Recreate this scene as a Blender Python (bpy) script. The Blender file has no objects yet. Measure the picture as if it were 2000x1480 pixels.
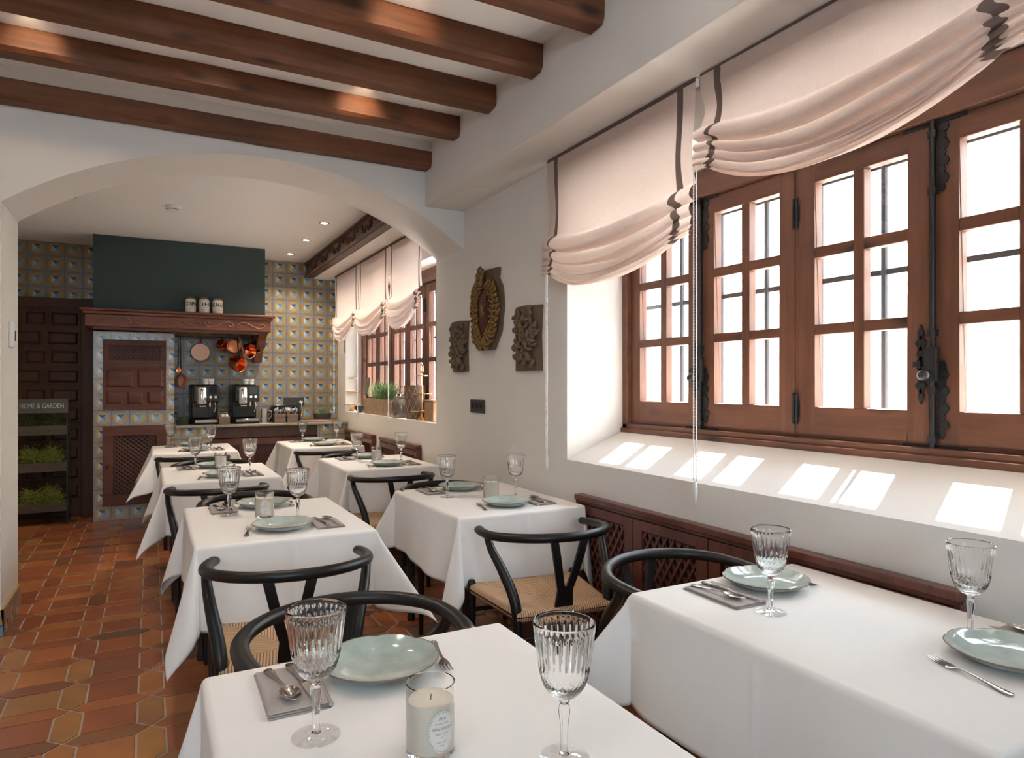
import bpy, math, random
from mathutils import Vector, Matrix, noise
random.seed(7)
PI = math.pi
S = bpy.context.scene
C = S.collection

# ------------------------------------------------------------------ camera, world, sun, exposure
FPX, HOR, CH, YAW = 1314.0, 750.0, 1.37, math.radians(28.2)
cd = bpy.data.cameras.new('camera'); cam = bpy.data.objects.new('camera', cd); C.objects.link(cam)
cd.sensor_width = 36.0; cd.lens = FPX / 2000.0 * 36.0; cd.shift_y = (HOR - 740.0) / 2000.0
cd.clip_start = 0.05
cam.location = (0, 0, CH); cam.rotation_euler = (PI / 2, 0, -YAW)
S.camera = cam
w = bpy.data.worlds.new('sky'); S.world = w; w.use_nodes = True
bg = w.node_tree.nodes['Background']; bg.inputs[0].default_value = (0.70, 0.86, 1.0, 1); bg.inputs[1].default_value = 6.0
sl = bpy.data.lights.new('sun', 'SUN'); sun = bpy.data.objects.new('sun', sl); C.objects.link(sun)
sl.energy = 40.0; sl.angle = math.radians(0.9); sl.color = (1.0, 0.95, 0.88)
sun.location = (8, 5, 8)
sun.rotation_euler = Vector((-1, -0.33, -1.45)).to_track_quat('-Z', 'Y').to_euler()
def portal(loc, sy, sz, rot):
    l = bpy.data.lights.new('daylight_portal', 'AREA'); l.shape = 'RECTANGLE'; l.size = sy; l.size_y = sz
    l.cycles.is_portal = True
    o = bpy.data.objects.new('daylight_portal', l); C.objects.link(o); o.location = loc; o.rotation_euler = rot
    return o
S.view_settings.view_transform = 'Standard'; S.view_settings.look = 'None'
S.view_settings.gamma = 1; S.view_settings.use_curve_mapping = False
S.view_settings.exposure = 1.6

# ------------------------------------------------------------------ helpers
class N:
    """small node-expression helper"""
    def __init__(s, t, sock): s.t = t; s.s = sock
    def _op(s, op, *o):
        n = s.t.nodes.new('ShaderNodeMath'); n.operation = op
        for i, q in enumerate((s,) + o):
            if isinstance(q, N): s.t.links.new(q.s, n.inputs[i])
            else: n.inputs[i].default_value = q
        return N(s.t, n.outputs[0])
    def __add__(s, o): return s._op('ADD', o)
    def __radd__(s, o): return s._op('ADD', o)
    def __sub__(s, o): return s._op('SUBTRACT', o)
    def __rsub__(s, o): return (s * -1.0) + o
    def __mul__(s, o): return s._op('MULTIPLY', o)
    def __rmul__(s, o): return s._op('MULTIPLY', o)
    def __truediv__(s, o): return s._op('DIVIDE', o)
    def abs(s): return s._op('ABSOLUTE')
    def fract(s): return s._op('FRACT')
    def floor(s): return s._op('FLOOR')
    def sin(s): return s._op('SINE')
    def gt(s, o): return s._op('GREATER_THAN', o)
    def lt(s, o): return s._op('LESS_THAN', o)
    def max(s, o): return s._op('MAXIMUM', o)
    def min(s, o): return s._op('MINIMUM', o)
def nmat(name):
    m = bpy.data.materials.new(name); m.use_nodes = True
    t = m.node_tree; b = t.nodes['Principled BSDF']
    return m, t, b
def mixc(t, fac, a, b):
    n = t.nodes.new('ShaderNodeMix'); n.data_type = 'RGBA'
    if isinstance(fac, N): t.links.new(fac.s, n.inputs[0])
    else: n.inputs[0].default_value = fac
    for i, q in ((6, a), (7, b)):
        if isinstance(q, tuple): n.inputs[i].default_value = (*q[:3], 1)
        else: t.links.new(q, n.inputs[i])
    return n.outputs[2]
def coords(t, scale=(1, 1, 1), kind='Object'):
    tc = t.nodes.new('ShaderNodeTexCoord'); mp = t.nodes.new('ShaderNodeMapping')
    mp.inputs['Scale'].default_value = scale
    t.links.new(tc.outputs[kind], mp.inputs[0]); return mp.outputs[0]
def noisen(t, vec, scale, detail=4, rough=.6):
    n = t.nodes.new('ShaderNodeTexNoise'); n.inputs['Scale'].default_value = scale
    n.inputs['Detail'].default_value = detail; n.inputs['Roughness'].default_value = rough
    t.links.new(vec, n.inputs['Vector']); return N(t, n.outputs['Fac'])
def bump(t, b, h, strength=.3, dist=.01):
    n = t.nodes.new('ShaderNodeBump'); n.inputs['Strength'].default_value = strength; n.inputs['Distance'].default_value = dist
    t.links.new(h.s, n.inputs['Height']); t.links.new(n.outputs[0], b.inputs['Normal'])
def smooth01(t, x, lo, hi):
    n = t.nodes.new('ShaderNodeMapRange'); n.clamp = True
    n.inputs[1].default_value = lo; n.inputs[2].default_value = hi
    t.links.new(x.s, n.inputs[0]); return N(t, n.outputs[0])
def plain(name, col, rough=.5, metal=0, coat=0, var=.0, bscale=0, bstr=0, spec=None):
    m, t, b = nmat(name)
    b.inputs['Roughness'].default_value = rough; b.inputs['Metallic'].default_value = metal
    if coat: b.inputs['Coat Weight'].default_value = coat
    if spec is not None: b.inputs['Specular IOR Level'].default_value = spec
    v = coords(t); nz = noisen(t, v, bscale or 12)
    lo = tuple(c * (1 - var) for c in col); hi = tuple(min(1, c * (1 + var)) for c in col)
    t.links.new(mixc(t, nz, lo, hi), b.inputs['Base Color'])
    if bstr: bump(t, b, nz, bstr, .004)
    return m
def wood(name, dark, light, axis=0, rough=.45, knots=False, scale=1.0, bs=.25):
    m, t, b = nmat(name)
    sc = [14 * scale] * 3; sc[axis] = .9 * scale
    v = coords(t, tuple(sc)); g = noisen(t, v, 1.6, 8, .7)
    v2 = coords(t, (2, 2, 2)); g2 = noisen(t, v2, 1.3, 3)
    f = smooth01(t, g * .75 + g2 * .45, .38, .82)
    col = mixc(t, f, dark, light)
    if knots:
        sk = [7.0] * 3; sk[axis] = 2.6
        vk = coords(t, tuple(sk)); vo = t.nodes.new('ShaderNodeTexVoronoi'); vo.inputs['Scale'].default_value = 1.0
        t.links.new(vk, vo.inputs['Vector'])
        k = 1.0 - smooth01(t, N(t, vo.outputs['Distance']), .10, .24)
        col = mixc(t, k * .85, col, tuple(c * .25 for c in dark))
    t.links.new(col, b.inputs['Base Color']); b.inputs['Roughness'].default_value = rough
    bump(t, b, g, bs, .004)
    return m

# materials -----------------------------------------------------------
M = {}
M['plaster'] = plain('plaster', (.76, .725, .685), .85, var=.02, bscale=3, bstr=.12)
M['ceiling_paint'] = plain('ceiling_paint', (.88, .87, .855), .8, var=.02, bscale=4, bstr=.1)
M['teal'] = plain('dark_green_paint', (.030, .052, .050), .7, var=.05)
M['beam'] = wood('beam_wood', (.050, .015, .005), (.215, .074, .026), 0, .62, True, bs=.5)
M['carvedY'] = wood('carved_wood', (.040, .016, .010), (.13, .055, .032), 1, .5)
M['winwood_v'] = wood('window_wood_upright', (.068, .023, .011), (.195, .076, .040), 2, .45)
M['winwood_h'] = wood('window_wood_level', (.068, .023, .011), (.195, .076, .040), 1, .45, knots=True)
M['radwood'] = wood('red_brown_wood', (.060, .017, .011), (.185, .056, .036), 2, .3)
M['darkX'] = wood('dark_wood', (.024, .009, .004), (.085, .033, .015), 2, .55)
M['redwood'] = wood('oven_wood', (.050, .013, .007), (.150, .045, .022), 0, .55)
M['mantel'] = wood('mantel_wood', (.080, .022, .010), (.23, .072, .034), 0, .5)
M['mantel_cut'] = wood('mantel_carving', (.16, .06, .03), (.34, .15, .08), 0, .4)
M['black'] = plain('black_stained_oak', (.007, .0065, .0065), .36, var=.4, bscale=40, spec=.4)
M['iron'] = plain('black_iron', (.012, .012, .013), .45, var=.3, bscale=60, bstr=.3)
M['bar'] = plain('window_bar_iron', (.045, .05, .06), .6, var=.3, bscale=60)
M['cloth'] = plain('white_cotton', (.80, .775, .75), .9, var=.015, bscale=30, bstr=.03)
M['napkin'] = plain('grey_cotton', (.40, .36, .34), .9, var=.05, bscale=200, bstr=.2)
M['steel'] = plain('polished_steel', (.50, .48, .46), .16, 1)
M['chrome'] = plain('chrome', (.75, .75, .75), .1, 1)
M['gold'] = plain('brass', (.75, .50, .24), .22, 1)
M['oldgold'] = plain('old_gilding', (.23, .13, .04), .45, .6, var=.5, bscale=40, bstr=.4)
M['oldwood'] = plain('weathered_carving', (.14, .088, .055), .6, var=.5, bscale=25, bstr=.5)
M['oldred'] = plain('old_red_paint', (.085, .016, .014), .4, var=.4, bscale=18)
M['copper'] = plain('copper', (.80, .33, .17), .2, 1, var=.12, bscale=9)
M['copper_dull'] = plain('dull_copper', (.45, .25, .18), .4, .8, var=.2)
M['white_plastic'] = plain('white_plastic', (.78, .78, .76), .4)
M['black_plastic'] = plain('black_plastic', (.010, .014, .013), .22)
M['dark_screen'] = plain('dark_screen', (.005, .005, .006), .08)
M['grey_plate'] = plain('anthracite_plate', (.045, .045, .048), .5)
M['wax'] = plain('candle_wax', (.82, .75, .62), .5)
M['paper'] = plain('label_paper', (.62, .60, .56), .7)
M['ink'] = plain('dark_ink', (.12, .11, .10), .8)
M['inkblack'] = plain('black_lettering', (.02, .02, .02), .7)
M['chalk'] = plain('white_lettering', (.62, .62, .58), .8)
M['enamel'] = plain('cream_enamel', (.62, .58, .50), .35, var=.08)
M['lid'] = plain('rusty_lid', (.18, .08, .05), .6, var=.3)
M['porcelain'] = plain('white_porcelain', (.75, .74, .72), .2)
M['celadon_dark'] = plain('grey_green_stoneware', (.16, .19, .15), .3)
M['granite'] = plain('speckled_granite', (.30, .26, .20), .25, var=.7, bscale=90)
M['crate'] = wood('crate_wood', (.20, .13, .085), (.42, .29, .19), 0, .7)
M['crate_grey'] = wood('grey_crate_wood', (.045, .038, .030), (.12, .10, .08), 0, .8)
M['signwood'] = plain('grey_sign_board', (.085, .095, .090), .7, var=.15, bscale=30)
M['boardwood'] = wood('chopping_board_wood', (.25, .13, .07), (.45, .26, .15), 0, .5)
M['wicker'] = plain('wicker', (.20, .13, .09), .8, var=.6, bscale=120, bstr=.8)
M['moss'] = plain('dried_green_moss', (.22, .27, .045), .8, var=.5, bscale=20)
M['moss_dark'] = plain('dark_green_moss', (.07, .11, .035), .8, var=.5, bscale=20)
M['rosemary'] = plain('fresh_green_leaves', (.20, .32, .13), .7, var=.4, bscale=20)
M['cord'] = plain('white_bead_chain', (.80, .80, .80), .35)
M['grout'] = plain('grout', (.42, .34, .27), .9, var=.2, bscale=30)
M['earth'] = plain('outdoor_paving', (.74, .72, .69), .9, var=.1, bscale=3)
M['sun_shade'] = plain('sun_shade_plaster', (.7, .66, .6), .9)
def m_glass(name, rough=0, tint=(1, 1, 1)):
    m, t, b = nmat(name)
    b.inputs['Base Color'].default_value = (*tint, 1); b.inputs['Transmission Weight'].default_value = 1
    b.inputs['Roughness'].default_value = rough; b.inputs['IOR'].default_value = 1.48
    return m
M['glass'] = m_glass('clear_glass')
def m_thin(name, clear):
    m, t, b = nmat(name); out = t.nodes['Material Output']
    b.inputs['Transmission Weight'].default_value = 1; b.inputs['Roughness'].default_value = 0; b.inputs['IOR'].default_value = 1.48
    tr = t.nodes.new('ShaderNodeBsdfTransparent'); mx = t.nodes.new('ShaderNodeMixShader'); mx.inputs[0].default_value = clear
    t.links.new(b.outputs[0], mx.inputs[1]); t.links.new(tr.outputs[0], mx.inputs[2]); t.links.new(mx.outputs[0], out.inputs[0]); return m
M['cutglass'] = M['glass']
def m_foot():
    m, t, b = nmat('thin_crystal'); t.nodes.remove(b); out = t.nodes['Material Output']
    tr = t.nodes.new('ShaderNodeBsdfTransparent'); gl = t.nodes.new('ShaderNodeBsdfGlossy'); gl.inputs['Roughness'].default_value = .03
    lw = t.nodes.new('ShaderNodeLayerWeight'); lw.inputs[0].default_value = .35
    f = N(t, lw.outputs['Facing']); f = f * f * .5 + .05
    mx = t.nodes.new('ShaderNodeMixShader'); t.links.new(f.s, mx.inputs[0]); t.links.new(tr.outputs[0], mx.inputs[1]); t.links.new(gl.outputs[0], mx.inputs[2])
    t.links.new(mx.outputs[0], out.inputs[0]); return m
M['footglass'] = m_foot()
def m_pane():
    m, t, b = nmat('window_glass'); t.nodes.remove(b)
    out = t.nodes['Material Output']
    tr = t.nodes.new('ShaderNodeBsdfTransparent'); gl = t.nodes.new('ShaderNodeBsdfGlossy'); gl.inputs['Roughness'].default_value = .02
    mx = t.nodes.new('ShaderNodeMixShader'); mx.inputs[0].default_value = .04
    t.links.new(tr.outputs[0], mx.inputs[1]); t.links.new(gl.outputs[0], mx.inputs[2])
    t.links.new(mx.outputs[0], out.inputs[0]); return m
M['pane'] = m_pane()
def m_fabric(name, col, tl, weave=True):
    m, t, b = nmat(name); out = t.nodes['Material Output']
    b.inputs['Roughness'].default_value = .9; b.inputs['Specular IOR Level'].default_value = .15
    v = coords(t, (1, 1, 1)); a = noisen(t, coords(t, (1, 60, 4)), 6, 3); c = noisen(t, coords(t, (1, 4, 60)), 6, 3)
    f = a * .5 + c * .5
    colr = mixc(t, smooth01(t, f, .3, .7), tuple(x * .86 for x in col), col)
    t.links.new(colr, b.inputs['Base Color'])
    tr = t.nodes.new('ShaderNodeBsdfTranslucent'); t.links.new(colr, tr.inputs[0])
    mx = t.nodes.new('ShaderNodeMixShader'); mx.inputs[0].default_value = tl
    t.links.new(b.outputs[0], mx.inputs[1]); t.links.new(tr.outputs[0], mx.inputs[2]); t.links.new(mx.outputs[0], out.inputs[0])
    return m
M['linen'] = m_fabric('rose_beige_linen', (.80, .665, .605), .50)
M['linen_band'] = m_fabric('brown_ribbon', (.20, .14, .12), .25)
# glazed ceramic of the plates: celadon
def m_celadon():
    m, t, b = nmat('celadon_glaze')
    b.inputs['Roughness'].default_value = .1; b.inputs['Coat Weight'].default_value = .3
    v = coords(t); nz = noisen(t, v, 14, 3)
    t.links.new(mixc(t, smooth01(t, nz, .35, .7), (.335, .405, .37), (.46, .53, .485)), b.inputs['Base Color'])
    return m
M['celadon'] = m_celadon()
M['rim'] = plain('brown_glaze_edge', (.20, .125, .09), .25)
# azulejo wall tiles
TP = 0.158
def m_azulejo(name, off=(0, 0)):
    m, t, b = nmat(name)
    tc = t.nodes.new('ShaderNodeTexCoord'); sp = t.nodes.new('ShaderNodeSeparateXYZ'); t.links.new(tc.outputs['Object'], sp.inputs[0])
    ge = t.nodes.new('ShaderNodeNewGeometry'); sn = t.nodes.new('ShaderNodeSeparateXYZ'); t.links.new(ge.outputs['Normal'], sn.inputs[0])
    X, Y, Z = (N(t, sp.outputs[i]) for i in range(3))
    side = N(t, sn.outputs[0]).abs().gt(.5)
    U = X * (1.0 - side) + Y * side
    u = ((U + off[0]) / TP).fract() - .5; v = ((Z + off[1]) / TP).fract() - .5
    au, av = u.abs(), v.abs(); mx = au.max(av); sm = au + av
    blue = (.028, .085, .26); white = (.56, .60, .62); pale = (.27, .40, .52); mid = (.16, .30, .44)
    vc = coords(t, (1, 1, 1)); nz = noisen(t, vc, 9, 3)
    cell = ((U + off[0]) / TP).floor() * 12.9 + ((Z + off[1]) / TP).floor() * 78.2
    rnd = (cell.sin() * 4375.5).fract()
    # lattice ground
    g1 = ((u + v) * 37.0).sin().abs(); g2 = ((u - v) * 37.0).sin().abs()
    lat = g1.max(g2).gt(.93).max(mx.gt(.47))
    ground = mixc(t, lat, (.36, .35, .31), (.13, .13, .16))
    ground = mixc(t, (g1 * g2).lt(.06) * .8, ground, (.50, .45, .33))
    # yellow octagonal frame
    oct_ = mx.max(sm * .74)
    col = mixc(t, oct_.lt(.425), ground, (.045, .06, .15))
    yel = mixc(t, nz, (.50, .30, .05), (.42, .31, .10))
    col = mixc(t, oct_.lt(.408), col, yel)
    ringd = (oct_ - .345).abs().lt(.012)
    col = mixc(t, ringd * .5, col, (.50, .20, .04))
    col = mixc(t, mx.lt(.250), col, (.40, .38, .30))
    # pyramid
    inn = mx.lt(.225)
    top = v.gt(au); bot = (v * -1.0).gt(au); rgt = u.gt(av)
    pyr = mixc(t, top, mixc(t, bot, mixc(t, rgt, white, mid), pale), blue)
    pyr = mixc(t, rnd.gt(.82) * .5, pyr, (.25, .42, .50))
    col = mixc(t, inn, col, pyr)
    t.links.new(mixc(t, smooth01(t, nz, .2, .9) * .35, col, (.10, .10, .10)), b.inputs['Base Color'])
    b.inputs['Roughness'].default_value = .22
    bump(t, b, 1.0 - mx.gt(.487), .35, .002)
    return m
M['azulejo'] = m_azulejo('painted_azulejo_tiles')
M['azulejo_block'] = m_azulejo('painted_azulejo_tiles_oven', (.51, .0))
# terracotta floor
def m_terracotta():
    m, t, b = nmat('terracotta_tiles')
    at = t.nodes.new('ShaderNodeAttribute'); at.attribute_name = 'tint'; at.attribute_type = 'GEOMETRY'
    v = coords(t); nz = noisen(t, v, 5, 5); nf = noisen(t, v, 60, 3)
    col = mixc(t, smooth01(t, nz, .35, .8) * .55, at.outputs['Color'], (.13, .045, .02))
    t.links.new(mixc(t, smooth01(t, nf, .5, .8) * .25, col, (.40, .18, .07)), b.inputs['Base Color'])
    b.inputs['Roughness'].default_value = .34
    bump(t, b, nz + nf * .3, .25, .004)
    return m
M['terracotta'] = m_terracotta()
def m_stone():
    m, t, b = nmat('rubble_stone')
    v = coords(t, (1, 1, 1.5)); nzv = t.nodes.new('ShaderNodeTexNoise'); nzv.inputs['Scale'].default_value = 3
    t.links.new(v, nzv.inputs['Vector'])
    va = t.nodes.new('ShaderNodeVectorMath'); va.operation = 'MULTIPLY_ADD'; va.inputs[1].default_value = (.3, .3, .3)
    t.links.new(nzv.outputs['Color'], va.inputs[0]); t.links.new(v, va.inputs[2])
    vo = t.nodes.new('ShaderNodeTexVoronoi'); vo.feature = 'DISTANCE_TO_EDGE'; vo.inputs['Scale'].default_value = 2.6
    t.links.new(va.outputs[0], vo.inputs['Vector'])
    vc = t.nodes.new('ShaderNodeTexVoronoi'); vc.inputs['Scale'].default_value = 2.6; t.links.new(va.outputs[0], vc.inputs['Vector'])
    sx = t.nodes.new('ShaderNodeSeparateColor'); t.links.new(vc.outputs['Color'], sx.inputs[0])
    e = smooth01(t, N(t, vo.outputs['Distance']), .0, .05)
    col = mixc(t, N(t, sx.outputs[0]), (.60, .54, .46), (.74, .71, .66))
    t.links.new(mixc(t, e, (.50, .45, .39), col), b.inputs['Base Color']); b.inputs['Roughness'].default_value = .9
    bump(t, b, e, .6, .03); return m
M['stone'] = m_stone()
def m_cordseat():
    m, t, b = nmat('woven_paper_cord')
    tc = t.nodes.new('ShaderNodeTexCoord'); sp = t.nodes.new('ShaderNodeSeparateXYZ'); t.links.new(tc.outputs['Object'], sp.inputs[0])
    X, Y = N(t, sp.outputs[0]), N(t, sp.outputs[1])
    fr = (Y - .015).abs().gt(X.abs() * .88)
    q = X * fr + Y * (1.0 - fr)
    st = (q * 620.0).sin() * .5 + .5
    nz = noisen(t, coords(t), 14, 3)
    seam = ((Y - .015).abs() - X.abs() * .88).abs().lt(.0022)
    c = mixc(t, smooth01(t, st, .0, .45), (.16, .085, .04), mixc(t, nz, (.50, .30, .165), (.62, .41, .25)))  # shade in the grooves between cords is painted into the colour
    t.links.new(mixc(t, seam * .6, c, (.2, .11, .05)), b.inputs['Base Color'])
    b.inputs['Roughness'].default_value = .75; bump(t, b, st, .7, .002); return m
M['seat'] = m_cordseat()
def m_emit(name, col, st):
    m, t, b = nmat(name); b.inputs['Emission Color'].default_value = (*col, 1); b.inputs['Emission Strength'].default_value = st
    return m
M['bulb'] = m_emit('lit_bulb', (1, .86, .66), 14)
M['skirt'] = m_azulejo('patterned_skirting_tiles', (.03, .05))

# mesh builder --------------------------------------------------------
class MB:
    def __init__(s): s.v = []; s.f = []; s.m = []; s.M = None; s.mi = 0; s.attr = []
    def add(s, vs, fs):
        o = len(s.v)
        if s.M is not None: vs = [s.M @ Vector(p) for p in vs]
        s.v += [tuple(p) for p in vs]; s.f += [tuple(i + o for i in f) for f in fs]; s.m += [s.mi] * len(fs)
        return s
    def box(s, x0, x1, y0, y1, z0, z1):
        x0, x1 = sorted((x0, x1)); y0, y1 = sorted((y0, y1)); z0, z1 = sorted((z0, z1))
        v = [(x, y, z) for x in (x0, x1) for y in (y0, y1) for z in (z0, z1)]
        return s.add(v, [(0, 1, 3, 2), (4, 6, 7, 5), (0, 4, 5, 1), (2, 3, 7, 6), (0, 2, 6, 4), (1, 5, 7, 3)])
    def hexa(s, b, tpts):      # bottom 4 pts, top 4 pts
        return s.add(list(b) + list(tpts), [(3, 2, 1, 0), (4, 5, 6, 7), (0, 1, 5, 4), (1, 2, 6, 5), (2, 3, 7, 6), (3, 0, 4, 7)])
    def prism(s, pts, fn, d0, d1):   # 2D polygon, fn(u,v,d)->xyz
        n = len(pts)
        v = [fn(a, b, d0) for a, b in pts] + [fn(a, b, d1) for a, b in pts]
        f = [tuple(range(n))[::-1], tuple(range(n, 2 * n))] + [(i, (i + 1) % n, n + (i + 1) % n, n + i) for i in range(n)]
        return s.add(v, f)
    def lathe(s, prof, seg=32, cx=0, cy=0, z0=0, rmod=None, cap=True):
        v = []
        for i, (r, z) in enumerate(prof):
            for k in range(seg):
                a = 2 * PI * k / seg; q = rmod(a, r, z, i) if rmod else r
                if isinstance(q, tuple): q, zz = q
                else: zz = z
                v.append((cx + q * math.cos(a), cy + q * math.sin(a), z0 + zz))
        f = []
        for i in range(len(prof) - 1):
            for k in range(seg):
                a, b = i * seg + k, i * seg + (k + 1) % seg
                f.append((a, b, b + seg, a + seg))
        if cap and prof[0][0] > 1e-6: f.append(tuple(range(seg))[::-1])
        if cap and prof[-1][0] > 1e-6: f.append(tuple(range((len(prof) - 1) * seg, len(prof) * seg)))
        return s.add(v, f)
    def tube(s, pts, r, seg=10, closed=False, ell=None, up=(0, 0, 1)):
        """sweep; r number or list; ell=(a,b) multipliers across / along 'up'"""
        P = [Vector(p) for p in pts]; n = len(P); v = []
        R = r if isinstance(r, (list, tuple)) else [r] * n
        prev = None
        for i in range(n):
            if closed: T = P[(i + 1) % n] - P[i - 1]
            else: T = P[min(i + 1, n - 1)] - P[max(i - 1, 0)]
            T.normalize(); U = Vector(up)
            if prev is not None and ell is None: U = prev
            if abs(T.dot(U)) > .99: U = Vector((1, 0, 0)) if prev is None else prev
            A = T.cross(U); A.normalize(); B = A.cross(T); B.normalize(); prev = B
            ea, eb = (1, 1) if ell is None else (ell[i] if isinstance(ell, list) else ell)
            for k in range(seg):
                a = 2 * PI * k / seg
                v.append(P[i] + A * (math.cos(a) * R[i] * ea) + B * (math.sin(a) * R[i] * eb))
        f = []
        for i in range(n if closed else n - 1):
            for k in range(seg):
                a = i * seg + k; b = i * seg + (k + 1) % seg; j = ((i + 1) % n) * seg
                f.append((a, b, j + (k + 1) % seg, j + k))
        if not closed:
            f.append(tuple(range(seg))[::-1]); f.append(tuple(range((n - 1) * seg, n * seg)))
        return s.add(v, f)
    def cyl(s, a, b, r, seg=16): return s.tube([a, b], r, seg)
    def ball(s, c, r, seg=12, sc=(1, 1, 1)):
        rows = max(5, seg // 2); v = [(c[0], c[1], c[2] - r * sc[2])]
        for i in range(1, rows):
            p = -PI / 2 + PI * i / rows
            for k in range(seg):
                a = 2 * PI * k / seg
                v.append((c[0] + r * sc[0] * math.cos(p) * math.cos(a), c[1] + r * sc[1] * math.cos(p) * math.sin(a), c[2] + r * sc[2] * math.sin(p)))
        v.append((c[0], c[1], c[2] + r * sc[2])); f = []
        for k in range(seg): f.append((0, 1 + (k + 1) % seg, 1 + k))
        for i in range(rows - 2):
            for k in range(seg):
                a = 1 + i * seg + k; b = 1 + i * seg + (k + 1) % seg
                f.append((a, b, b + seg, a + seg))
        l = len(v) - 1; o = 1 + (rows - 2) * seg
        for k in range(seg): f.append((o + k, o + (k + 1) % seg, l))
        return s.add(v, f)
    def grid(s, fn, nu, nv, mfn=None):
        v = [fn(i / nu, j / nv) for i in range(nu + 1) for j in range(nv + 1)]
        f = []; ms = []
        for i in range(nu):
            for j in range(nv):
                a = i * (nv + 1) + j; f.append((a, a + nv + 1, a + nv + 2, a + 1))
                ms.append(mfn((i + .5) / nu, (j + .5) / nv) if mfn else s.mi)
        o = len(s.m); s.add(v, f); s.m[o:] = ms
        return s
    def build(s, name, mats, parent=None, smooth=40, bevel=0, solid=0, sub=0, loc=None, kind=None):
        me = bpy.data.meshes.new(name); me.from_pydata(s.v, [], s.f)
        mats = mats if isinstance(mats, (list, tuple)) else [mats]
        for q in mats: me.materials.append(M[q] if isinstance(q, str) else q)
        me.polygons.foreach_set('material_index', s.m)
        me.update(); me.validate()
        import bmesh
        bm = bmesh.new(); bm.from_mesh(me)
        bmesh.ops.remove_doubles(bm, verts=bm.verts, dist=1e-6)
        bmesh.ops.recalc_face_normals(bm, faces=bm.faces); bm.to_mesh(me); bm.free()
        if smooth:
            me.polygons.foreach_set('use_smooth', [True] * len(me.polygons))
            try: me.set_sharp_from_angle(angle=math.radians(smooth))
            except Exception: pass
        o = bpy.data.objects.new(name, me); C.objects.link(o)
        if bevel:
            b = o.modifiers.new('bevel', 'BEVEL'); b.width = bevel; b.segments = 2; b.limit_method = 'ANGLE'; b.angle_limit = math.radians(35)
        if solid:
            b = o.modifiers.new('solid', 'SOLIDIFY'); b.thickness = solid; b.offset = 0
        if sub:
            b = o.modifiers.new('sub', 'SUBSURF'); b.levels = sub; b.render_levels = sub
        if parent is not None: o.parent = parent
        if loc: o.location = loc
        if kind: o['kind'] = kind
        return o
def tag(o, label=None, cat=None, group=None, kind=None):
    if label: o['label'] = label
    if cat: o['category'] = cat
    if group: o['group'] = group
    if kind: o['kind'] = kind
    return o
def thing(name, label, cat, loc=(0, 0, 0), rz=0, group=None):
    o = bpy.data.objects.new(name, None); C.objects.link(o); o.location = loc; o.rotation_euler = (0, 0, rz)
    o.empty_display_size = .05
    return tag(o, label, cat, group)
def dup(o, loc, rz, label, group=None, rx=None):
    def cp(q, par):
        c = q.copy(); C.objects.link(c); c.parent = par
        for ch in list(q.children): cp(ch, c)
        return c
    c = cp(o, None); c.location = loc; c.rotation_euler = rx if rx is not None else (0, 0, rz)
    c['label'] = label
    if group: c['group'] = group
    return c
class Proto:
    """first use places the original, later uses copy it"""
    def __init__(s, make): s.o = make(); s.used = False
    def put(s, loc, rz, label, group=None, rot=None):
        if not s.used:
            s.used = True; s.o.location = loc; s.o.rotation_euler = rot if rot is not None else (0, 0, rz)
            s.o['label'] = label
            if group: s.o['group'] = group
            return s.o
        return dup(s.o, loc, rz, label, group, rot)
def lerp(a, b, t): return a + (b - a) * t
def sstep(x): x = max(0, min(1, x)); return x * x * (3 - 2 * x)
def spline(pts, n):
    P = [Vector(p) for p in pts]; out = []
    P = [P[0] * 2 - P[1]] + P + [P[-1] * 2 - P[-2]]
    segs = len(P) - 3
    for i in range(n + 1):
        x = i / n * segs; k = min(int(x), segs - 1); t = x - k
        a, b, c, d = P[k:k + 4]
        out.append(.5 * ((2 * b) + (c - a) * t + (2 * a - 5 * b + 4 * c - d) * t * t + (3 * b - a - 3 * c + d) * t ** 3))
    return out
FY = lambda y0: (lambda u, v, d: (u, y0 - d, v))     # plane facing -Y
FX = lambda x0: (lambda u, v, d: (x0 - d, u, v))     # plane facing -X
def ubox(mb, fn, u0, u1, v0, v1, d0, d1):
    p = [fn(u, v, d) for d in (d0, d1) for (u, v) in ((u0, v0), (u1, v0), (u1, v1), (u0, v1))]
    return mb.hexa(p[:4], p[4:])
def frustum(mb, fn, u0, u1, v0, v1, d0, d1, ins):
    b = [fn(u, v, d0) for (u, v) in ((u0, v0), (u1, v0), (u1, v1), (u0, v1))]
    t = [fn(u, v, d1) for (u, v) in ((u0 + ins, v0 + ins), (u1 - ins, v0 + ins), (u1 - ins, v1 - ins), (u0 + ins, v1 - ins))]
    return mb.hexa(b, t)
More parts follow.
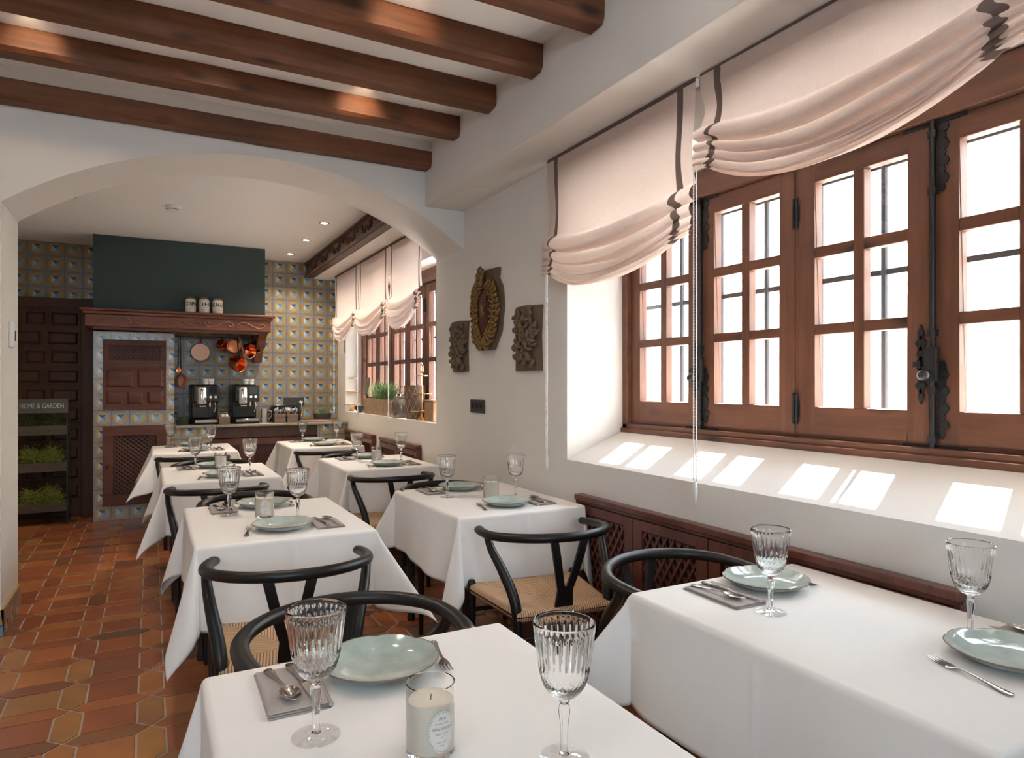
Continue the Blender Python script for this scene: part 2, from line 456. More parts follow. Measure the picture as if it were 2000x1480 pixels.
def lattice(mb, fn, u0, u1, v0, v1, d, th, pitch, w, slope=1.0, both=True):
    for sgn in ((1, -1) if both else (1,)):
        sl_ = slope * sgn; L = (u1 - u0) + (v1 - v0) / slope
        k = -int(L / pitch) - 1
        while k * pitch < L + pitch:
            pts = []
            ua = u0 + k * pitch if sgn > 0 else u0 + k * pitch
            # line: v = v0 + sl*(u-ua)
            cand = []
            for u in (u0, u1):
                v = v0 + sl_ * (u - ua) if sgn > 0 else v0 + sl_ * (u - ua)
                if v0 - 1e-6 <= v <= v1 + 1e-6: cand.append((u, v))
            for v in (v0, v1):
                u = ua + (v - v0) / sl_
                if u0 < u < u1: cand.append((u, v))
            if len(cand) >= 2:
                a, b = min(cand), max(cand)
                ln = math.hypot(b[0] - a[0], b[1] - a[1])
                if ln > w:
                    nx, ny = -(b[1] - a[1]) / ln * w / 2, (b[0] - a[0]) / ln * w / 2
                    dd = d if sgn > 0 else d + th
                    q = [(a[0] + nx, a[1] + ny), (b[0] + nx, b[1] + ny), (b[0] - nx, b[1] - ny), (a[0] - nx, a[1] - ny)]
                    q = [(min(max(x, u0), u1), min(max(y, v0), v1)) for x, y in q]
                    mb.hexa([fn(x, y, dd) for x, y in q], [fn(x, y, dd + th) for x, y in q])
            k += 1
    return mb
def text_mb(mb, s, size, fn, shear=0, spacing=1, depth=.0006, bold=0):
    cu = bpy.data.curves.new('lettering', 'FONT'); cu.body = s; cu.size = size; cu.align_x = 'CENTER'; cu.align_y = 'CENTER'
    cu.shear = shear; cu.space_character = spacing; cu.resolution_u = 2; cu.offset = bold
    o = bpy.data.objects.new('lettering', cu); C.objects.link(o)
    dg = bpy.context.evaluated_depsgraph_get(); me = bpy.data.meshes.new_from_object(o.evaluated_get(dg))
    vs = [fn(p.co.x, p.co.y, depth) for p in me.vertices]; fs = [tuple(p.vertices) for p in me.polygons]
    mb.add(vs, fs); bpy.data.objects.remove(o); bpy.data.curves.remove(cu); bpy.data.meshes.remove(me)
    return mb

# ------------------------------------------------------------------ dimensions
XW = 2.03         # inner face of window wall
YA0, YA1 = 4.54, 5.06   # arch wall
YB = 8.33         # kitchen back wall
ZC, ZK = 3.07, 2.83
WP = 2.44         # window plane (front room)
WK = 2.25         # window plane (kitchen)
WY0, WY1 = .76, 3.14

# ------------------------------------------------------------------ floor
def make_floor():
    mb = MB(); tints = []
    mb.box(-2.6, 2.1, -2.9, 8.6, -.06, -.004); tints += [(.4, .3, .2)] * 6; mb.m[-6:] = [1] * 6
    pal = [(.36, .115, .040), (.33, .10, .038), (.28, .085, .035), (.40, .15, .045), (.21, .075, .035), (.30, .12, .05), (.36, .17, .055), (.25, .07, .03), (.13, .070, .045), (.44, .20, .06)]
    wt = [5, 5, 4, 4, 3, 3, 2, 3, 1.3, 1]
    g = .0058; P = .3; h = .05
    def poly(pts):
        cx = sum(p[0] for p in pts) / len(pts); cy = sum(p[1] for p in pts) / len(pts)
        if cx < -2.4 or cx > XW + .05 or cy < -2.7 or cy > YB: return
        def ins(p, k):
            dx, dy = p[0] - cx, p[1] - cy; l = math.hypot(dx, dy) or 1
            return (p[0] - dx / l * k * 1.25, p[1] - dy / l * k * 1.25)
        a = [ins(p, g) for p in pts]; b = [ins(p, g * 1.6) for p in pts]; n = len(pts)
        dz = random.uniform(-.0006, .0006)
        mb.add([(x, y, -.004) for x, y in a] + [(x, y, -.0004 + dz) for x, y in a] + [(x, y, .0008 + dz) for x, y in b],
               [tuple(range(2 * n, 3 * n))] + [(i, (i + 1) % n, n + (i + 1) % n, n + i) for i in range(n)] +
               [(n + i, n + (i + 1) % n, 2 * n + (i + 1) % n, 2 * n + i) for i in range(n)])
        c = random.choices(pal, wt)[0]; q = random.uniform(.85, 1.15)
        tints.extend([tuple(x * q for x in c)] * (2 * n + 1))
    for i in range(-9, 8):
        for j in range(-10, 29):
            X = i * P; Y = .07 + j * P      # lattice crossing centre (narrow x narrow)
            x0, x1, y0, y1 = X + h, X + P - h, Y + h, Y + P - h
            poly([(x0, y0), (x1, y0), (x1, y1), (x0, y1)])
            poly([(X, Y), (x0, Y - h), (x1, Y - h), (X + P, Y), (x1, Y + h), (x0, Y + h)])
            poly([(X, Y), (X + h, y0), (X + h, y1), (X, Y + P), (X - h, y1), (X - h, y0)])
    me = bpy.data.meshes.new('floor'); me.from_pydata(mb.v, [], mb.f)
    me.materials.append(M['terracotta']); me.materials.append(M['grout'])
    me.polygons.foreach_set('material_index', mb.m)
    at = me.attributes.new('tint', 'FLOAT_COLOR', 'FACE')
    for k, c in enumerate(tints): at.data[k].color = (*c, 1)
    me.update()
    o = bpy.data.objects.new('floor', me); C.objects.link(o); o['kind'] = 'structure'
make_floor()

# ------------------------------------------------------------------ room shell
mb = MB(); mb.box(-2.5, XW + .9, -2.9, YA0 + .1, ZC, ZC + .12); mb.build('ceiling', 'ceiling_paint', kind='structure')
mb = MB(); mb.box(-2.5, XW + .9, YA1 - .1, YB + .2, ZK, ZK + .12); mb.build('ceiling_kitchen', 'ceiling_paint', kind='structure')
# arch wall
n = 40; hw = (XW + .72) / 2; cxa = (XW - .72) / 2; rise = .455; R = (hw * hw + rise * rise) / (2 * rise); zsp = 2.365; a0 = math.asin(hw / R)
arc = [(cxa + R * math.sin(lerp(-a0, a0, i / n)), zsp + rise - R + R * math.cos(lerp(-a0, a0, i / n))) for i in range(n + 1)]
mb = MB()
F = lambda u, v, d: (u, d, v)
mb.prism([(-2.5, 0), (-.72, 0), (-.72, zsp), (-2.5, zsp)], F, YA0, YA1)
top = 3.1
mb.prism([(-2.5, zsp), (-.72, zsp), (-.72, top), (-2.5, top)], F, YA0, YA1)
vv = [F(u, v, y) for y in (YA0, YA1) for (u, v) in arc] + [F(u, top, y) for y in (YA0, YA1) for (u, v) in arc]
m_ = n + 1; ff = []
for i in range(n):
    ff += [(i, i + 1, 2 * m_ + i + 1, 2 * m_ + i), (m_ + i, 3 * m_ + i, 3 * m_ + i + 1, m_ + i + 1), (i, m_ + i, m_ + i + 1, i + 1)]
mb.add(vv, ff)
mb.build('wall_arch', 'plaster', smooth=25, kind='structure')
# soffit box
mb = MB(); mb.box(1.73, XW + .02, -2.8, YA0 + .01, 2.64, 3.1); mb.build('wall_soffit', 'plaster', bevel=.004, kind='structure')
# right wall
mb = MB()
mb.prism([(XW, WY1), (2.52, WY1), (2.85, WY1 + .42), (2.85, YA1 - .1), (2.6, YA1 + .02), (XW, YA1 + .02)], lambda u, v, d: (u, v, d), 0, 3.1)
F2 = lambda u, v, d: (u, d, v)
mb.prism([(XW, 0), (2.85, 0), (2.85, 1.05), (2.55, 1.11), (2.46, 1.11), (2.40, 1.095), (XW, .953)], F2, WY0, WY1)
mb.box(XW, 2.85, WY0, WY1, 2.44, 3.1)
mb.box(XW, 2.85, -.1, WY0, 0, 3.1)
mb.box(XW, 2.85, -2.8, -.1, 0, 3.1)
mb.build('wall_right', 'plaster', smooth=0, kind='structure')
mb = MB()
KW0, KW1 = YA1 + .02, 7.96
mb.box(XW, 2.65, KW0, YB, 0, 1.05)
mb.prism([(XW, KW1), (2.34, KW1), (2.65, KW1 + .35), (2.65, YB + .4), (XW, YB + .4)], lambda u, v, d: (u, v, d), 1.05, 2.9)
mb.box(XW, 2.65, KW0, KW1, 2.42, 2.9)
mb.build('wall_kitchen_right', 'plaster', smooth=0, kind='structure')
mb = MB(); mb.box(1.73, XW + .02, YA1 - .01, YB, 2.645, 2.84); mb.build('wall_kitchen_soffit', 'plaster', kind='structure')
mb = MB(); mb.box(-2.5, 2.65, YB, YB + .15, 0, 2.9); mb.build('wall_kitchen_back', 'azulejo', smooth=0, kind='structure')
mb = MB(); mb.box(-1.75, -1.6, YA1 - .02, YB + .1, 0, 2.9); mb.build('wall_kitchen_left', 'plaster', kind='structure')
mb = MB(); mb.box(-2.5, -2.35, -2.9, YA0 + .05, 0, 3.1); mb.build('wall_left', 'plaster', kind='structure')
mb = MB()
mb.box(-2.5, 2.85, -2.95, -2.8, 0, 1.6); mb.box(-2.5, 2.85, -2.95, -2.8, 2.4, 3.1); mb.box(-2.5, -1.7, -2.95, -2.8, 1.6, 2.4); mb.box(.1, 2.85, -2.95, -2.8, 1.6, 2.4)  # unseen opening added behind the camera to let in fill light
mb.build('wall_back', 'plaster', smooth=0, kind='structure')
mb = MB(); mb.box(-.722, -.706, YA0 - .016, YA1 + .016, 0, .145); mb.box(-2.3, -.706, YA0 - .016, YA0, 0, .145)
mb.build('baseboard_left', 'skirt', bevel=.003, kind='structure')

# exterior -------------------------------------------------------------
mb = MB(); mb.box(2.85, 9, -8, 14, -.3, -.05); mb.build('outdoor_ground', 'earth', kind='structure')
mb = MB(); mb.box(6.4, 6.9, -7, 15, -.1, 3.9); mb.build('wall_outdoor_stone', 'stone', kind='structure')
mb = MB(); mb.box(2.6, 3.52, -3.2, 9, 3.08, 3.22); mb.build('added_sun_shade', 'sun_shade', kind='structure')  # unseen eave-like slab added to limit the sun to the lowest panes

# portals
portal((2.9, (WY0 + WY1) / 2, 1.77), 2.3, 1.3, (0, PI / 2, 0)).rotation_euler = (0, PI / 2, 0)
portal((2.68, (KW0 + KW1) / 2, 1.73), 2.9, 1.4, (0, PI / 2, 0))
portal((-.8, -2.97, 2.0), 1.8, .8, (PI / 2, 0, 0))  # portal of the added fill opening behind the camera
for o in C.objects:
    if o.name.startswith('daylight_portal') and o.location.x > 2:
        l = o.data; l.size, l.size_y = l.size_y, l.size     # rotated about Y: local x -> vertical

# ------------------------------------------------------------------ windows
def make_window(name, X, sashes, zb, open_left, yend0, yend1, bars=True, grille_x=None, hardware=True, frame_top=2.43):
    W = bpy.data.objects.new(name, None); C.objects.link(W); W['kind'] = 'structure'
    fr = MB()
    fr.box(X - .03, X + .07, yend0, yend1, zb, zb + .045)
    fr.box(X - .045, X + .07, yend0, yend1, zb - .01, zb + .02)
    fr.box(X - .03, X + .07, yend0, yend1, 2.30, frame_top)
    for y in (yend0, yend1): fr.box(X - .03, X + .07, y - (.04 if y == yend1 else 0), y + (.04 if y == yend0 else 0), zb, frame_top)
    fr.build('window_frame', 'winwood_h', W, bevel=.004)
    z0, z1 = zb + .045, 2.295
    for (a_, b_) in zip(sashes[:-1], sashes[1:]):
        pm_ = (a_[0] + b_[1]) / 2; fp = MB(); fp.box(X + .006, X + .066, pm_ - .016, pm_ + .016, z0 - .02, z1 + .02); fp.build('mullion', 'winwood_v', W)
    rows = [(z0 + .13, 1.575), (1.618, 1.895), (1.94, 2.212)]
    for i, (ya, yb) in enumerate(sashes):
        e = .003; ya += e; yb -= e; st = .078; mu = .046
        s = MB(); s.mi = 0
        s.box(X, X + .05, ya, ya + st, z0, z1); s.box(X, X + .05, yb - st, yb, z0, z1)
        ym = (ya + yb) / 2; s.box(X + .003, X + .047, ym - mu / 2, ym + mu / 2, rows[0][0], rows[2][1])
        s.mi = 1
        s.box(X, X + .05, ya + st, yb - st, z0, rows[0][0]); s.box(X, X + .05, ya + st, yb - st, rows[2][1], z1)
        for k in (0, 1):
            for (p, q) in ((ya + st, ym - mu / 2), (ym + mu / 2, yb - st)):
                s.box(X + .002, X + .048, p, q, rows[k][1], rows[k + 1][0])
        so = s.build('sash', ['winwood_v', 'winwood_h'], W, smooth=0, bevel=.003)
        g = MB(); g.box(X + .030, X + .034, ya + st - .005, yb - st + .005, rows[0][0], rows[2][1]); g.build('pane', 'pane', so, smooth=0)
        if hardware:
            left_of_pair = (i % 2 == 0)
            # hinges on outer stile; pair centre carries the bolt
            yh = yb + e if left_of_pair else ya - e
            if i > 0 or not left_of_pair:
                for zh in (z0 + .12, 2.1):
                    h = MB(); h.cyl((X - .009, yh, zh - .055), (X - .009, yh, zh + .055), .0055, 10); h.ball((X - .009, yh, zh + .06), .007, 8); h.ball((X - .009, yh, zh - .06), .007, 8)
                    h.box(X - .006, X, yh - .010, yh + .010, zh - .035, zh + .035)
                    h.build('hinge', 'iron', so)
            if not left_of_pair and hardware != 'plain':
                yc = yb + e      # meeting line with previous sash
                h = MB(); h.cyl((X - .016, yc - .002, zb + .02), (X - .016, yc - .002, 2.33), .0085, 10)
                for zz in (z0 + .03, 1.35, 1.55, 2.05, 2.25): h.box(X - .024, X, yc - .016, yc + .012, zz - .012, zz + .012)
                h.box(X - .008, X, yc - .006, yc + .010, z0, z1)
                h.build('bolt_rod', 'iron', so)
                h = MB()
                for c0, L in ((z0 + .17, .12), (2.18, .12)):
                    for k in range(9):
                        zz = c0 - L + 2 * L * k / 8; wv = .018 + .012 * abs(math.sin(k * 1.6))
                        h.prism([(yc - wv - .014, zz - .018), (yc - .012, zz - .012), (yc - .012, zz + .012), (yc - wv - .014, zz + .018), (yc - wv - .022, zz)], FX(X), .0, .005)
                h.box(X - .006, X, yc - .11, yc + .11, zb + .035, zb + .055)
                h.box(X - .006, X, yc - .11, yc + .11, 2.285, 2.305)
                h.build('iron_plate', 'iron', so)
                h = MB()
                for q in range(7):
                    zz = 1.44 + (q - 3) * .038; wv = (.012, .022, .017, .028, .017, .022, .012)[q]
                    h.prism([(yc + .045, zz - .03), (yc + .045 + wv, zz), (yc + .045, zz + .03), (yc + .045 - wv, zz)], FX(X), 0, .007)
                h.box(X - .03, X, yc + .035, yc + .06, 1.43, 1.45)
                h.build('catch_plate', 'iron', so)
                h = MB(); h.box(X - .035, X - .008, yc - .022, yc + .018, 1.38, 1.50)
                h.cyl((X - .03, yc, 1.405), (X - .075, yc - .01, 1.40), .008, 10); h.ball((X - .085, yc - .01, 1.40), .02, 12)
                h.build('window_handle', 'iron', so)
    if grille_x:
        b = MB(); y = yend1 - .29
        while y > yend0 + .02:
            b.cyl((grille_x, y, zb + .0), (grille_x, y, 2.45), .0125, 8); y -= .2925
        b.build('security_bar', 'bar', W)
        b = MB()
        for zz in (1.18, 1.82, 2.25): b.box(grille_x - .004, grille_x + .004, yend0 - .02, yend1 + .02, zz - .011, zz + .011)
        b.build('security_rail', 'bar', W)
    return W
make_window('window_1', WP, [(2.545, 3.10), (1.975, 2.530), (1.405, 1.960), (.82, 1.39)], 1.10, True, WY0 + .01, WY1 - .002, grille_x=2.60)
make_window('window_2', WK, [(y, y + .485) for y in (7.395, 6.91, 6.40, 5.915, 5.405)], 1.055, True, KW0 + .002, KW1 - .002, grille_x=2.40, hardware='plain')

# ------------------------------------------------------------------ ceiling beams
bl = ['dark wooden ceiling beam resting against the arch wall', 'wooden ceiling beam second from the arch wall with bright lamp glow',
      'wooden ceiling beam third from the arch wall', 'wooden ceiling beam fourth from the arch wall with lamp glow near its end', 'nearest wooden ceiling beam at the top of the photo']
for i, (y0, y1, z0, z1) in enumerate([(4.41, 4.538, 2.885, 2.995), (3.92, 4.045, 2.945, 3.068), (3.41, 3.535, 2.94, 3.068), (2.895, 3.02, 2.935, 3.068), (2.375, 2.50, 2.93, 3.068)]):
    rs = random.Random(i); mb = MB(); n = 60
    def bf(a, b, y0=y0, y1=y1, z0=z0, z1=z1, i=i):
        x = lerp(-2.34, 1.728, a); k = b * 3.0
        c = .022
        prof = [(y0, z1), (y0, z0 + c), (y0 + c * .8, z0), (y1 - c * .8, z0), (y1, z0 + c), (y1, z1)]
        q = min(int(b * 5 + 1e-6), 4); t = b * 5 - q; p = prof[q] if t < 1e-6 else prof[min(q + 1, 5)]
        wv = (noise.noise((x * 2.2, q * 1.3 + t, i * 9.1)) * .010 + noise.noise((x * 9, q + t, i * 5.1)) * .003)
        zz = p[1] if p[1] == z1 else p[1] + wv * .8
        return (x, p[0] + (wv if i else 0), min(zz, z1))
    mb.grid(bf, n, 5)
    pr = [bf(1, k / 5) for k in range(6)]; mb.add(pr, [tuple(range(6))])
    pr = [bf(0, k / 5) for k in range(6)]; mb.add(pr, [tuple(range(6))])
    mb.add([bf(0, 0), bf(1, 0), bf(1, 1), bf(0, 1)], [(0, 1, 2, 3)])
    tag(mb.build('ceiling_beam', 'beam', smooth=30), bl[i], 'beam', 'ceiling beams of the dining room')
mb = MB(); mb.box(-2.4, 1.75, 4.43, YA0 + .01, 2.995, 3.09); mb.build('trim_1', 'plaster', kind='structure')
# carved beam in kitchen
t = thing('carved_beam', 'carved dark wooden beam along the kitchen ceiling above the blinds', 'beam', (0, 0, 0))
mb = MB(); mb.box(1.64, 1.728, YA1 + .01, YB - .002, 2.65, 2.828); mb.box(1.628, 1.64, YA1 + .01, YB - .002, 2.65, 2.675); mb.box(1.628, 1.64, YA1 + .01, YB - .002, 2.80, 2.828)
mb.build('beam_body', 'carvedY', t, bevel=.004)
mb = MB(); y = YA1 + .12
k = 0
while y < YB - .2:
    pts = [(1.634, y + .26 * q / 16, 2.738 + (.045 if k % 2 else -.045) * math.sin(q / 16 * 2 * PI)) for q in range(17)]
    mb.tube(pts, .009, 6)
    pts = [(1.634, y + .13 + .03 * math.cos(q / 10 * 2 * PI), 2.738 + .03 * math.sin(q / 10 * 2 * PI)) for q in range(9)]
    mb.tube(pts, .007, 6); y += .27; k += 1
mb.build('carving', 'carvedY', t)

# ------------------------------------------------------------------ lamps
def make_downlight():
    t = thing('ceiling_spotlight', '', 'lamp')
    mb = MB(); mb.lathe([(.030, -.001), (.046, -.001), (.046, -.006), (.040, -.010), (.030, -.006), (.030, -.001)], 28, cap=False); mb.build('lamp_ring', 'chrome', t)
    mb = MB(); mb.lathe([(.0, -.002), (.029, -.002), (.029, -.005), (.0, -.006)], 24); mb.build('bulb', 'bulb', t)
    return t
pd = Proto(make_downlight)
def spot(loc, energy, deg=100, aim=None, col=(1, .80, .58), blend=.7):
    l = bpy.data.lights.new('spotlight_beam', 'SPOT'); l.energy = energy; l.spot_size = math.radians(deg); l.spot_blend = blend; l.shadow_soft_size = .03; l.color = col
    o = bpy.data.objects.new('spotlight_beam', l); C.objects.link(o); o.location = loc
    if aim: o.rotation_euler = (Vector(aim) - Vector(loc)).to_track_quat('-Z', 'Y').to_euler()
    return o
kl = [(1.38, 6.17, 'recessed kitchen spotlight nearest the arch, set in the ceiling by the carved beam'), (1.38, 6.98, 'recessed kitchen spotlight in the middle of the ceiling row'),
      (1.37, 7.80, 'recessed kitchen spotlight closest to the tiled back wall')]
for x, y, lb in kl:
    pd.put((x, y, ZK), 0, lb, 'kitchen ceiling spotlights'); spot((x, y, ZK - .02), 17, 130)
pd.put((-.55, 6.2, ZK), 0, 'recessed spotlight in the left half of the kitchen ceiling', 'kitchen ceiling spotlights'); spot((-.55, 6.2, ZK - .02), 13, 130)
# hidden between the dining-room beams, washing their sides
for k, (x, y, lb) in enumerate([(1.08, 3.70, 'recessed spotlight behind the third beam near the window side'), (-.50, 3.70, 'recessed spotlight behind the third beam near the left edge'),
                 (1.0, 2.63, 'recessed spotlight behind the nearest beam near the window side')]):
    pd.put((x, y, ZC), 0, lb, 'dining room ceiling spotlights'); spot((x, y, ZC - .014), 2.6, 75, aim=(x, y + .22 if k < 2 else y + .26, ZC - .07), col=(1, .70, .42))

for k, (x, y, lb) in enumerate([(.30, 3.72, 'recessed spotlight behind the third beam above the second left-row table'), (.35, 2.64, 'added fill spotlight behind the nearest beam, middle of the room'),
                 (-1.1, 2.64, 'added fill spotlight over the walkway behind the nearest beam'), (.45, 1.6, 'recessed spotlight over the nearest left-row table'), (1.35, 1.6, 'recessed spotlight over the nearest window-side table'), (-.6, .4, 'added fill spotlight left of the camera'), (.9, .0, 'added fill spotlight above the camera')]):
    pd.put((x, y, ZC), 0, lb, 'dining room ceiling spotlights'); spot((x, y, ZC - .014), (15, 9, 9, 1.5, .6, 8, 3)[k], 140, col=(1, .83, .66), blend=.9)  # extra unseen spots added as warm fill; table ones follow warmth on the cloths
# smoke detector
t = thing('smoke_detector', 'white round smoke detector on the kitchen ceiling', 'smoke detector', (.154, 6.17, ZK))
mb = MB(); mb.lathe([(0, 0), (.058, 0), (.058, -.012), (.045, -.018), (.0, -.018)], 28); mb.build('base', 'white_plastic', t)
mb = MB(); mb.lathe([(.044, -.018), (.044, -.024), (.048, -.026), (.046, -.040), (.030, -.047), (0, -.048)], 28); mb.build('sensor_head', 'white_plastic', t)
mb = MB(); mb.lathe([(.0465, -.031), (.0485, -.031), (.0485, -.035), (.0465, -.035), (.0465, -.031)], 28, cap=False); mb.build('vent', 'inkblack', t)
# left pillar controller
t = thing('wall_controller', 'small white controller box mounted on the left pillar', 'controller', (-.72, 4.80, 0))
mb = MB(); mb.box(0, .022, -.04, .04, 1.58, 1.73); mb.build('case', 'white_plastic', t, bevel=.004)
mb = MB(); mb.box(.022, .026, .005, .028, 1.62, 1.68); mb.build('slider', 'grey_plate', t, bevel=.001)
# ceiling hatch in soffit
mb = MB(); mb.box(1.79, 1.98, 3.95, 4.40, 2.636, 2.6395); tag(mb.build('access_hatch', 'plaster', bevel=.001), 'thin white access hatch in the underside of the soffit', 'hatch')

# ------------------------------------------------------------------ blinds
def make_blind(X, y0, y1, ztop, ze, zb_edge, sag, seed=0, tuck=.075, sagL=0, sagR=0):
    """folded roman blind hanging in a swag; y0<y1, room is -X"""
    rs = random.Random(seed)
    NP = 5
    root = thing('roman_blind', '', 'blind', (X, (y0 + y1) / 2, ztop))
    W = y1 - y0; nu = 96
    rows = 24; pl = 14
    def sg(w): return max(0, 1 - abs((w - .5) / (.5 - tuck)) ** 2.3) if tuck < w < 1 - tuck else -.10 * min(1, (tuck - min(w, 1 - w)) / tuck * 1.2)
    def edge(w): return math.exp(-((w - tuck) / .07) ** 2) + math.exp(-((w - 1 + tuck) / .07) ** 2)
    zbelly = sag
    def f(a, b):
        w = a; s_ = sg(w); ed = min(1, edge(w)); wob = noise.noise((w * 3.1, seed * 3.3, b * 1.5))
        y = -W / 2 + W * w
        hang = lerp(sagL, sagR, w)
        n_up = .42
        z_first = ze - (ze - zb_edge) * .12 - s_ * (zbelly * .45) + hang   # lower line of flat panel
        if b < n_up:
            t_ = b / n_up
            z = lerp(ztop, z_first, t_)
            pinch = math.sin(t_ * PI * .5) ** 3
            # cloth drawn towards the cords near the bottom
            dy = .045 * pinch * (math.exp(-((w - .0) / .10) ** 2) - math.exp(-((w - 1) / .10) ** 2)) * math.sin(t_ * PI)
            x = -.004 - .022 * s_ * pinch - .012 * wob * pinch
            return (x, y + dy, z - ztop)
        CU = (0, .36, .62, .79, .91, 1.0)
        t_ = (b - n_up) / (1 - n_up) * NP; k = min(int(t_), NP - 1); q = t_ - k
        zlow = zb_edge - s_ * zbelly + hang
        tot = z_first - zlow
        sh = .10 * noise.noise((w * 2.3 + k * 1.7, seed * 2.1, k)) * (1 if 0 < k else 0)
        zk0 = z_first - tot * (CU[k] + (sh if k > 0 else 0)); zk1 = z_first - tot * (CU[k + 1] + (0.10 * noise.noise((w * 2.3 + (k + 1) * 1.7, seed * 2.1, k + 1)) if k + 1 < NP else 0))
        amp = (.026 + .060 * max(s_, 0) ** .8) * (1.15 - .15 * k) * (1 + .5 * wob)
        drop = (.018 + .030 * max(s_, 0)) * (1 - .14 * k)
        pq = q ** .8
        x = -.012 - .005 * k - amp * math.sin(pq * PI)
        z = lerp(zk0, zk1, q) - drop * math.sin(pq * PI) * min(1, q * 4)
        dy = .016 * ed * math.sin(q * PI * 2 + k * 1.3) + .004 * math.sin(w * 23 + k * 2)
        return (x, y + dy, z - ztop)
    mb = MB()
    def mf(a, b):
        return 1 if (abs(a - tuck) < .016 or abs(a - 1 + tuck) < .016 or b < .016) else 0
    mb.grid(f, nu, 116, mf)
    mb.build('blind_fabric', ['linen', 'linen_band'], root, smooth=80)
    mb = MB(); mb.box(-.002, .022, -W / 2 + .005, W / 2 - .005, -.032, -.001); mb.build('head_rail', 'white_plastic', root)
    # doubled top hem
    mb = MB(); mb.grid(lambda a, b: (-.0065, -W / 2 + W * lerp(tuck + .02, 1 - tuck - .02, a), -.035 - .045 * b), 20, 2); mb.build('top_hem', 'linen', root)
    return root
def add_cord(root, y, zlen, sep=.016, x=-.03, z0=0):
    mb = MB()
    for s in (-1, 1): mb.tube([(x, y + s * sep / 2, z0), (x, y + s * sep / 2, -zlen)], .0022, 6)
    zz = z0
    while zz > -zlen:
        for s in (-1, 1): mb.ball((x, y + s * sep / 2, zz), .0036, 6)
        zz -= .0125
    mb.build('bead_chain', 'cord', root)
    mb = MB(); mb.ball((x, y, -zlen - .045), .014, 14, (.7, .9, 3.6)); mb.build('cord_weight', 'white_plastic', root)
b1 = make_blind(1.985, 2.09, 3.27, 2.638, 2.22, 1.975, .10, 1, sagL=.0, sagR=0)
b1['label'] = 'rose beige roman blind with brown ribbons over the left sash pair'; b1['group'] = 'dining room blinds'
add_cord(b1, 3.235 - 2.68, 1.66, z0=-.65)
b2 = make_blind(1.985, .86, 2.065, 2.638, 2.43, 2.235, .13, 2)
b2['label'] = 'rose beige roman blind drawn higher over the right window sashes'; b2['group'] = 'dining room blinds'
add_cord(b2, 2.045 - 1.4625, 1.66, x=-.05, z0=-.40)
for i, (ya, yb, lb) in enumerate([(6.985, 7.985, 'kitchen roman blind farthest back, next to the tiled wall'), (5.955, 6.965, 'middle roman blind of the kitchen window'), (4.93 + .15, 5.935, 'kitchen roman blind nearest the arch')]):
    b = make_blind(1.915, ya, yb, 2.640, 2.17, 1.99, .13, 5 + i); b['label'] = lb; b['group'] = 'kitchen blinds'
    add_cord(b, (yb - ya) / 2 - .06, 1.52, z0=-.6)

# ------------------------------------------------------------------ radiator covers
def rad_cover(label, y0, y1, ztop, xf, panels, kinds, zlat=.07):
    t = thing('radiator_cover', label, 'radiator cover', (0, 0, 0))
    mb = MB(); mb.box(xf - .012, XW - .002, y0, y1, ztop - .028, ztop); mb.build('top_board', 'radwood', t, bevel=.004)
    mb = MB(); mb.box(xf, xf + .02, y0, y1, ztop - .045, ztop - .028); mb.box(xf, xf + .02, y0, y1, .0, .09)
    mb.box(xf, XW - .002, y1 - .02, y1, 0, ztop - .028); mb.box(xf, XW - .002, y0, y0 + .02, 0, ztop - .028)
    mb.build('frame', 'radwood', t, bevel=.003)
    mb = MB(); mb.box(XW - .006, XW - .001, y0 + .02, y1 - .02, .0, ztop - .03); mb.build('back_board', 'inkblack', t)
    n = len(kinds); L = (y1 - y0) / n
    for i, k in enumerate(kinds):
        a, b = y0 + i * L + .004, y0 + (i + 1) * L - .004; zt = ztop - .048
        d = MB(); fn = FX(xf + .018)
        sw = .062
        ubox(d, fn, a, a + sw, .095, zt, 0, .022); ubox(d, fn, b - sw, b, .095, zt, 0, .022)
        ubox(d, fn, a + sw, b - sw, zt - .045, zt, 0, .022); ubox(d, fn, a + sw, b - sw, .095, .19, 0, .022)
        if k == 'solid':
            frustum(d, fn, a + sw, b - sw, .19, zt - .045, .0, .014, .02)
            d.build('door', 'radwood', t, bevel=.002)
        elif k == 'lattice':
            do = d.build('door', 'radwood', t, bevel=.002)
            g = MB(); lattice(g, fn, a + sw, b - sw, .19, zt - .045, .004, .006, .046, .017, 1.6); g.build('lattice', 'radwood', do, smooth=0)
        else:
            do = d.build('door', 'radwood', t, bevel=.002)
            g = MB(); y = a + sw + .01
            while y < b - sw - .01:
                ubox(g, fn, y, y + .014, .19, zt - .045, .002, .014); y += .032
            g.build('slats', 'radwood', do, smooth=0)
    return t
rad_cover('long red-brown radiator cover with lattice doors under the big window', 1.06, 2.985, .79, 1.985, None, ['solid', 'lattice', 'lattice', 'lattice'])
rad_cover('dark slatted radiator cover below the kitchen sill nearest the arch', 5.41, 6.46, .85, 1.985, None, ['bars', 'bars'])
rad_cover('dark radiator cover below the kitchen sill nearer the back wall', 6.72, 7.82, .85, 1.985, None, ['bars', 'bars'])

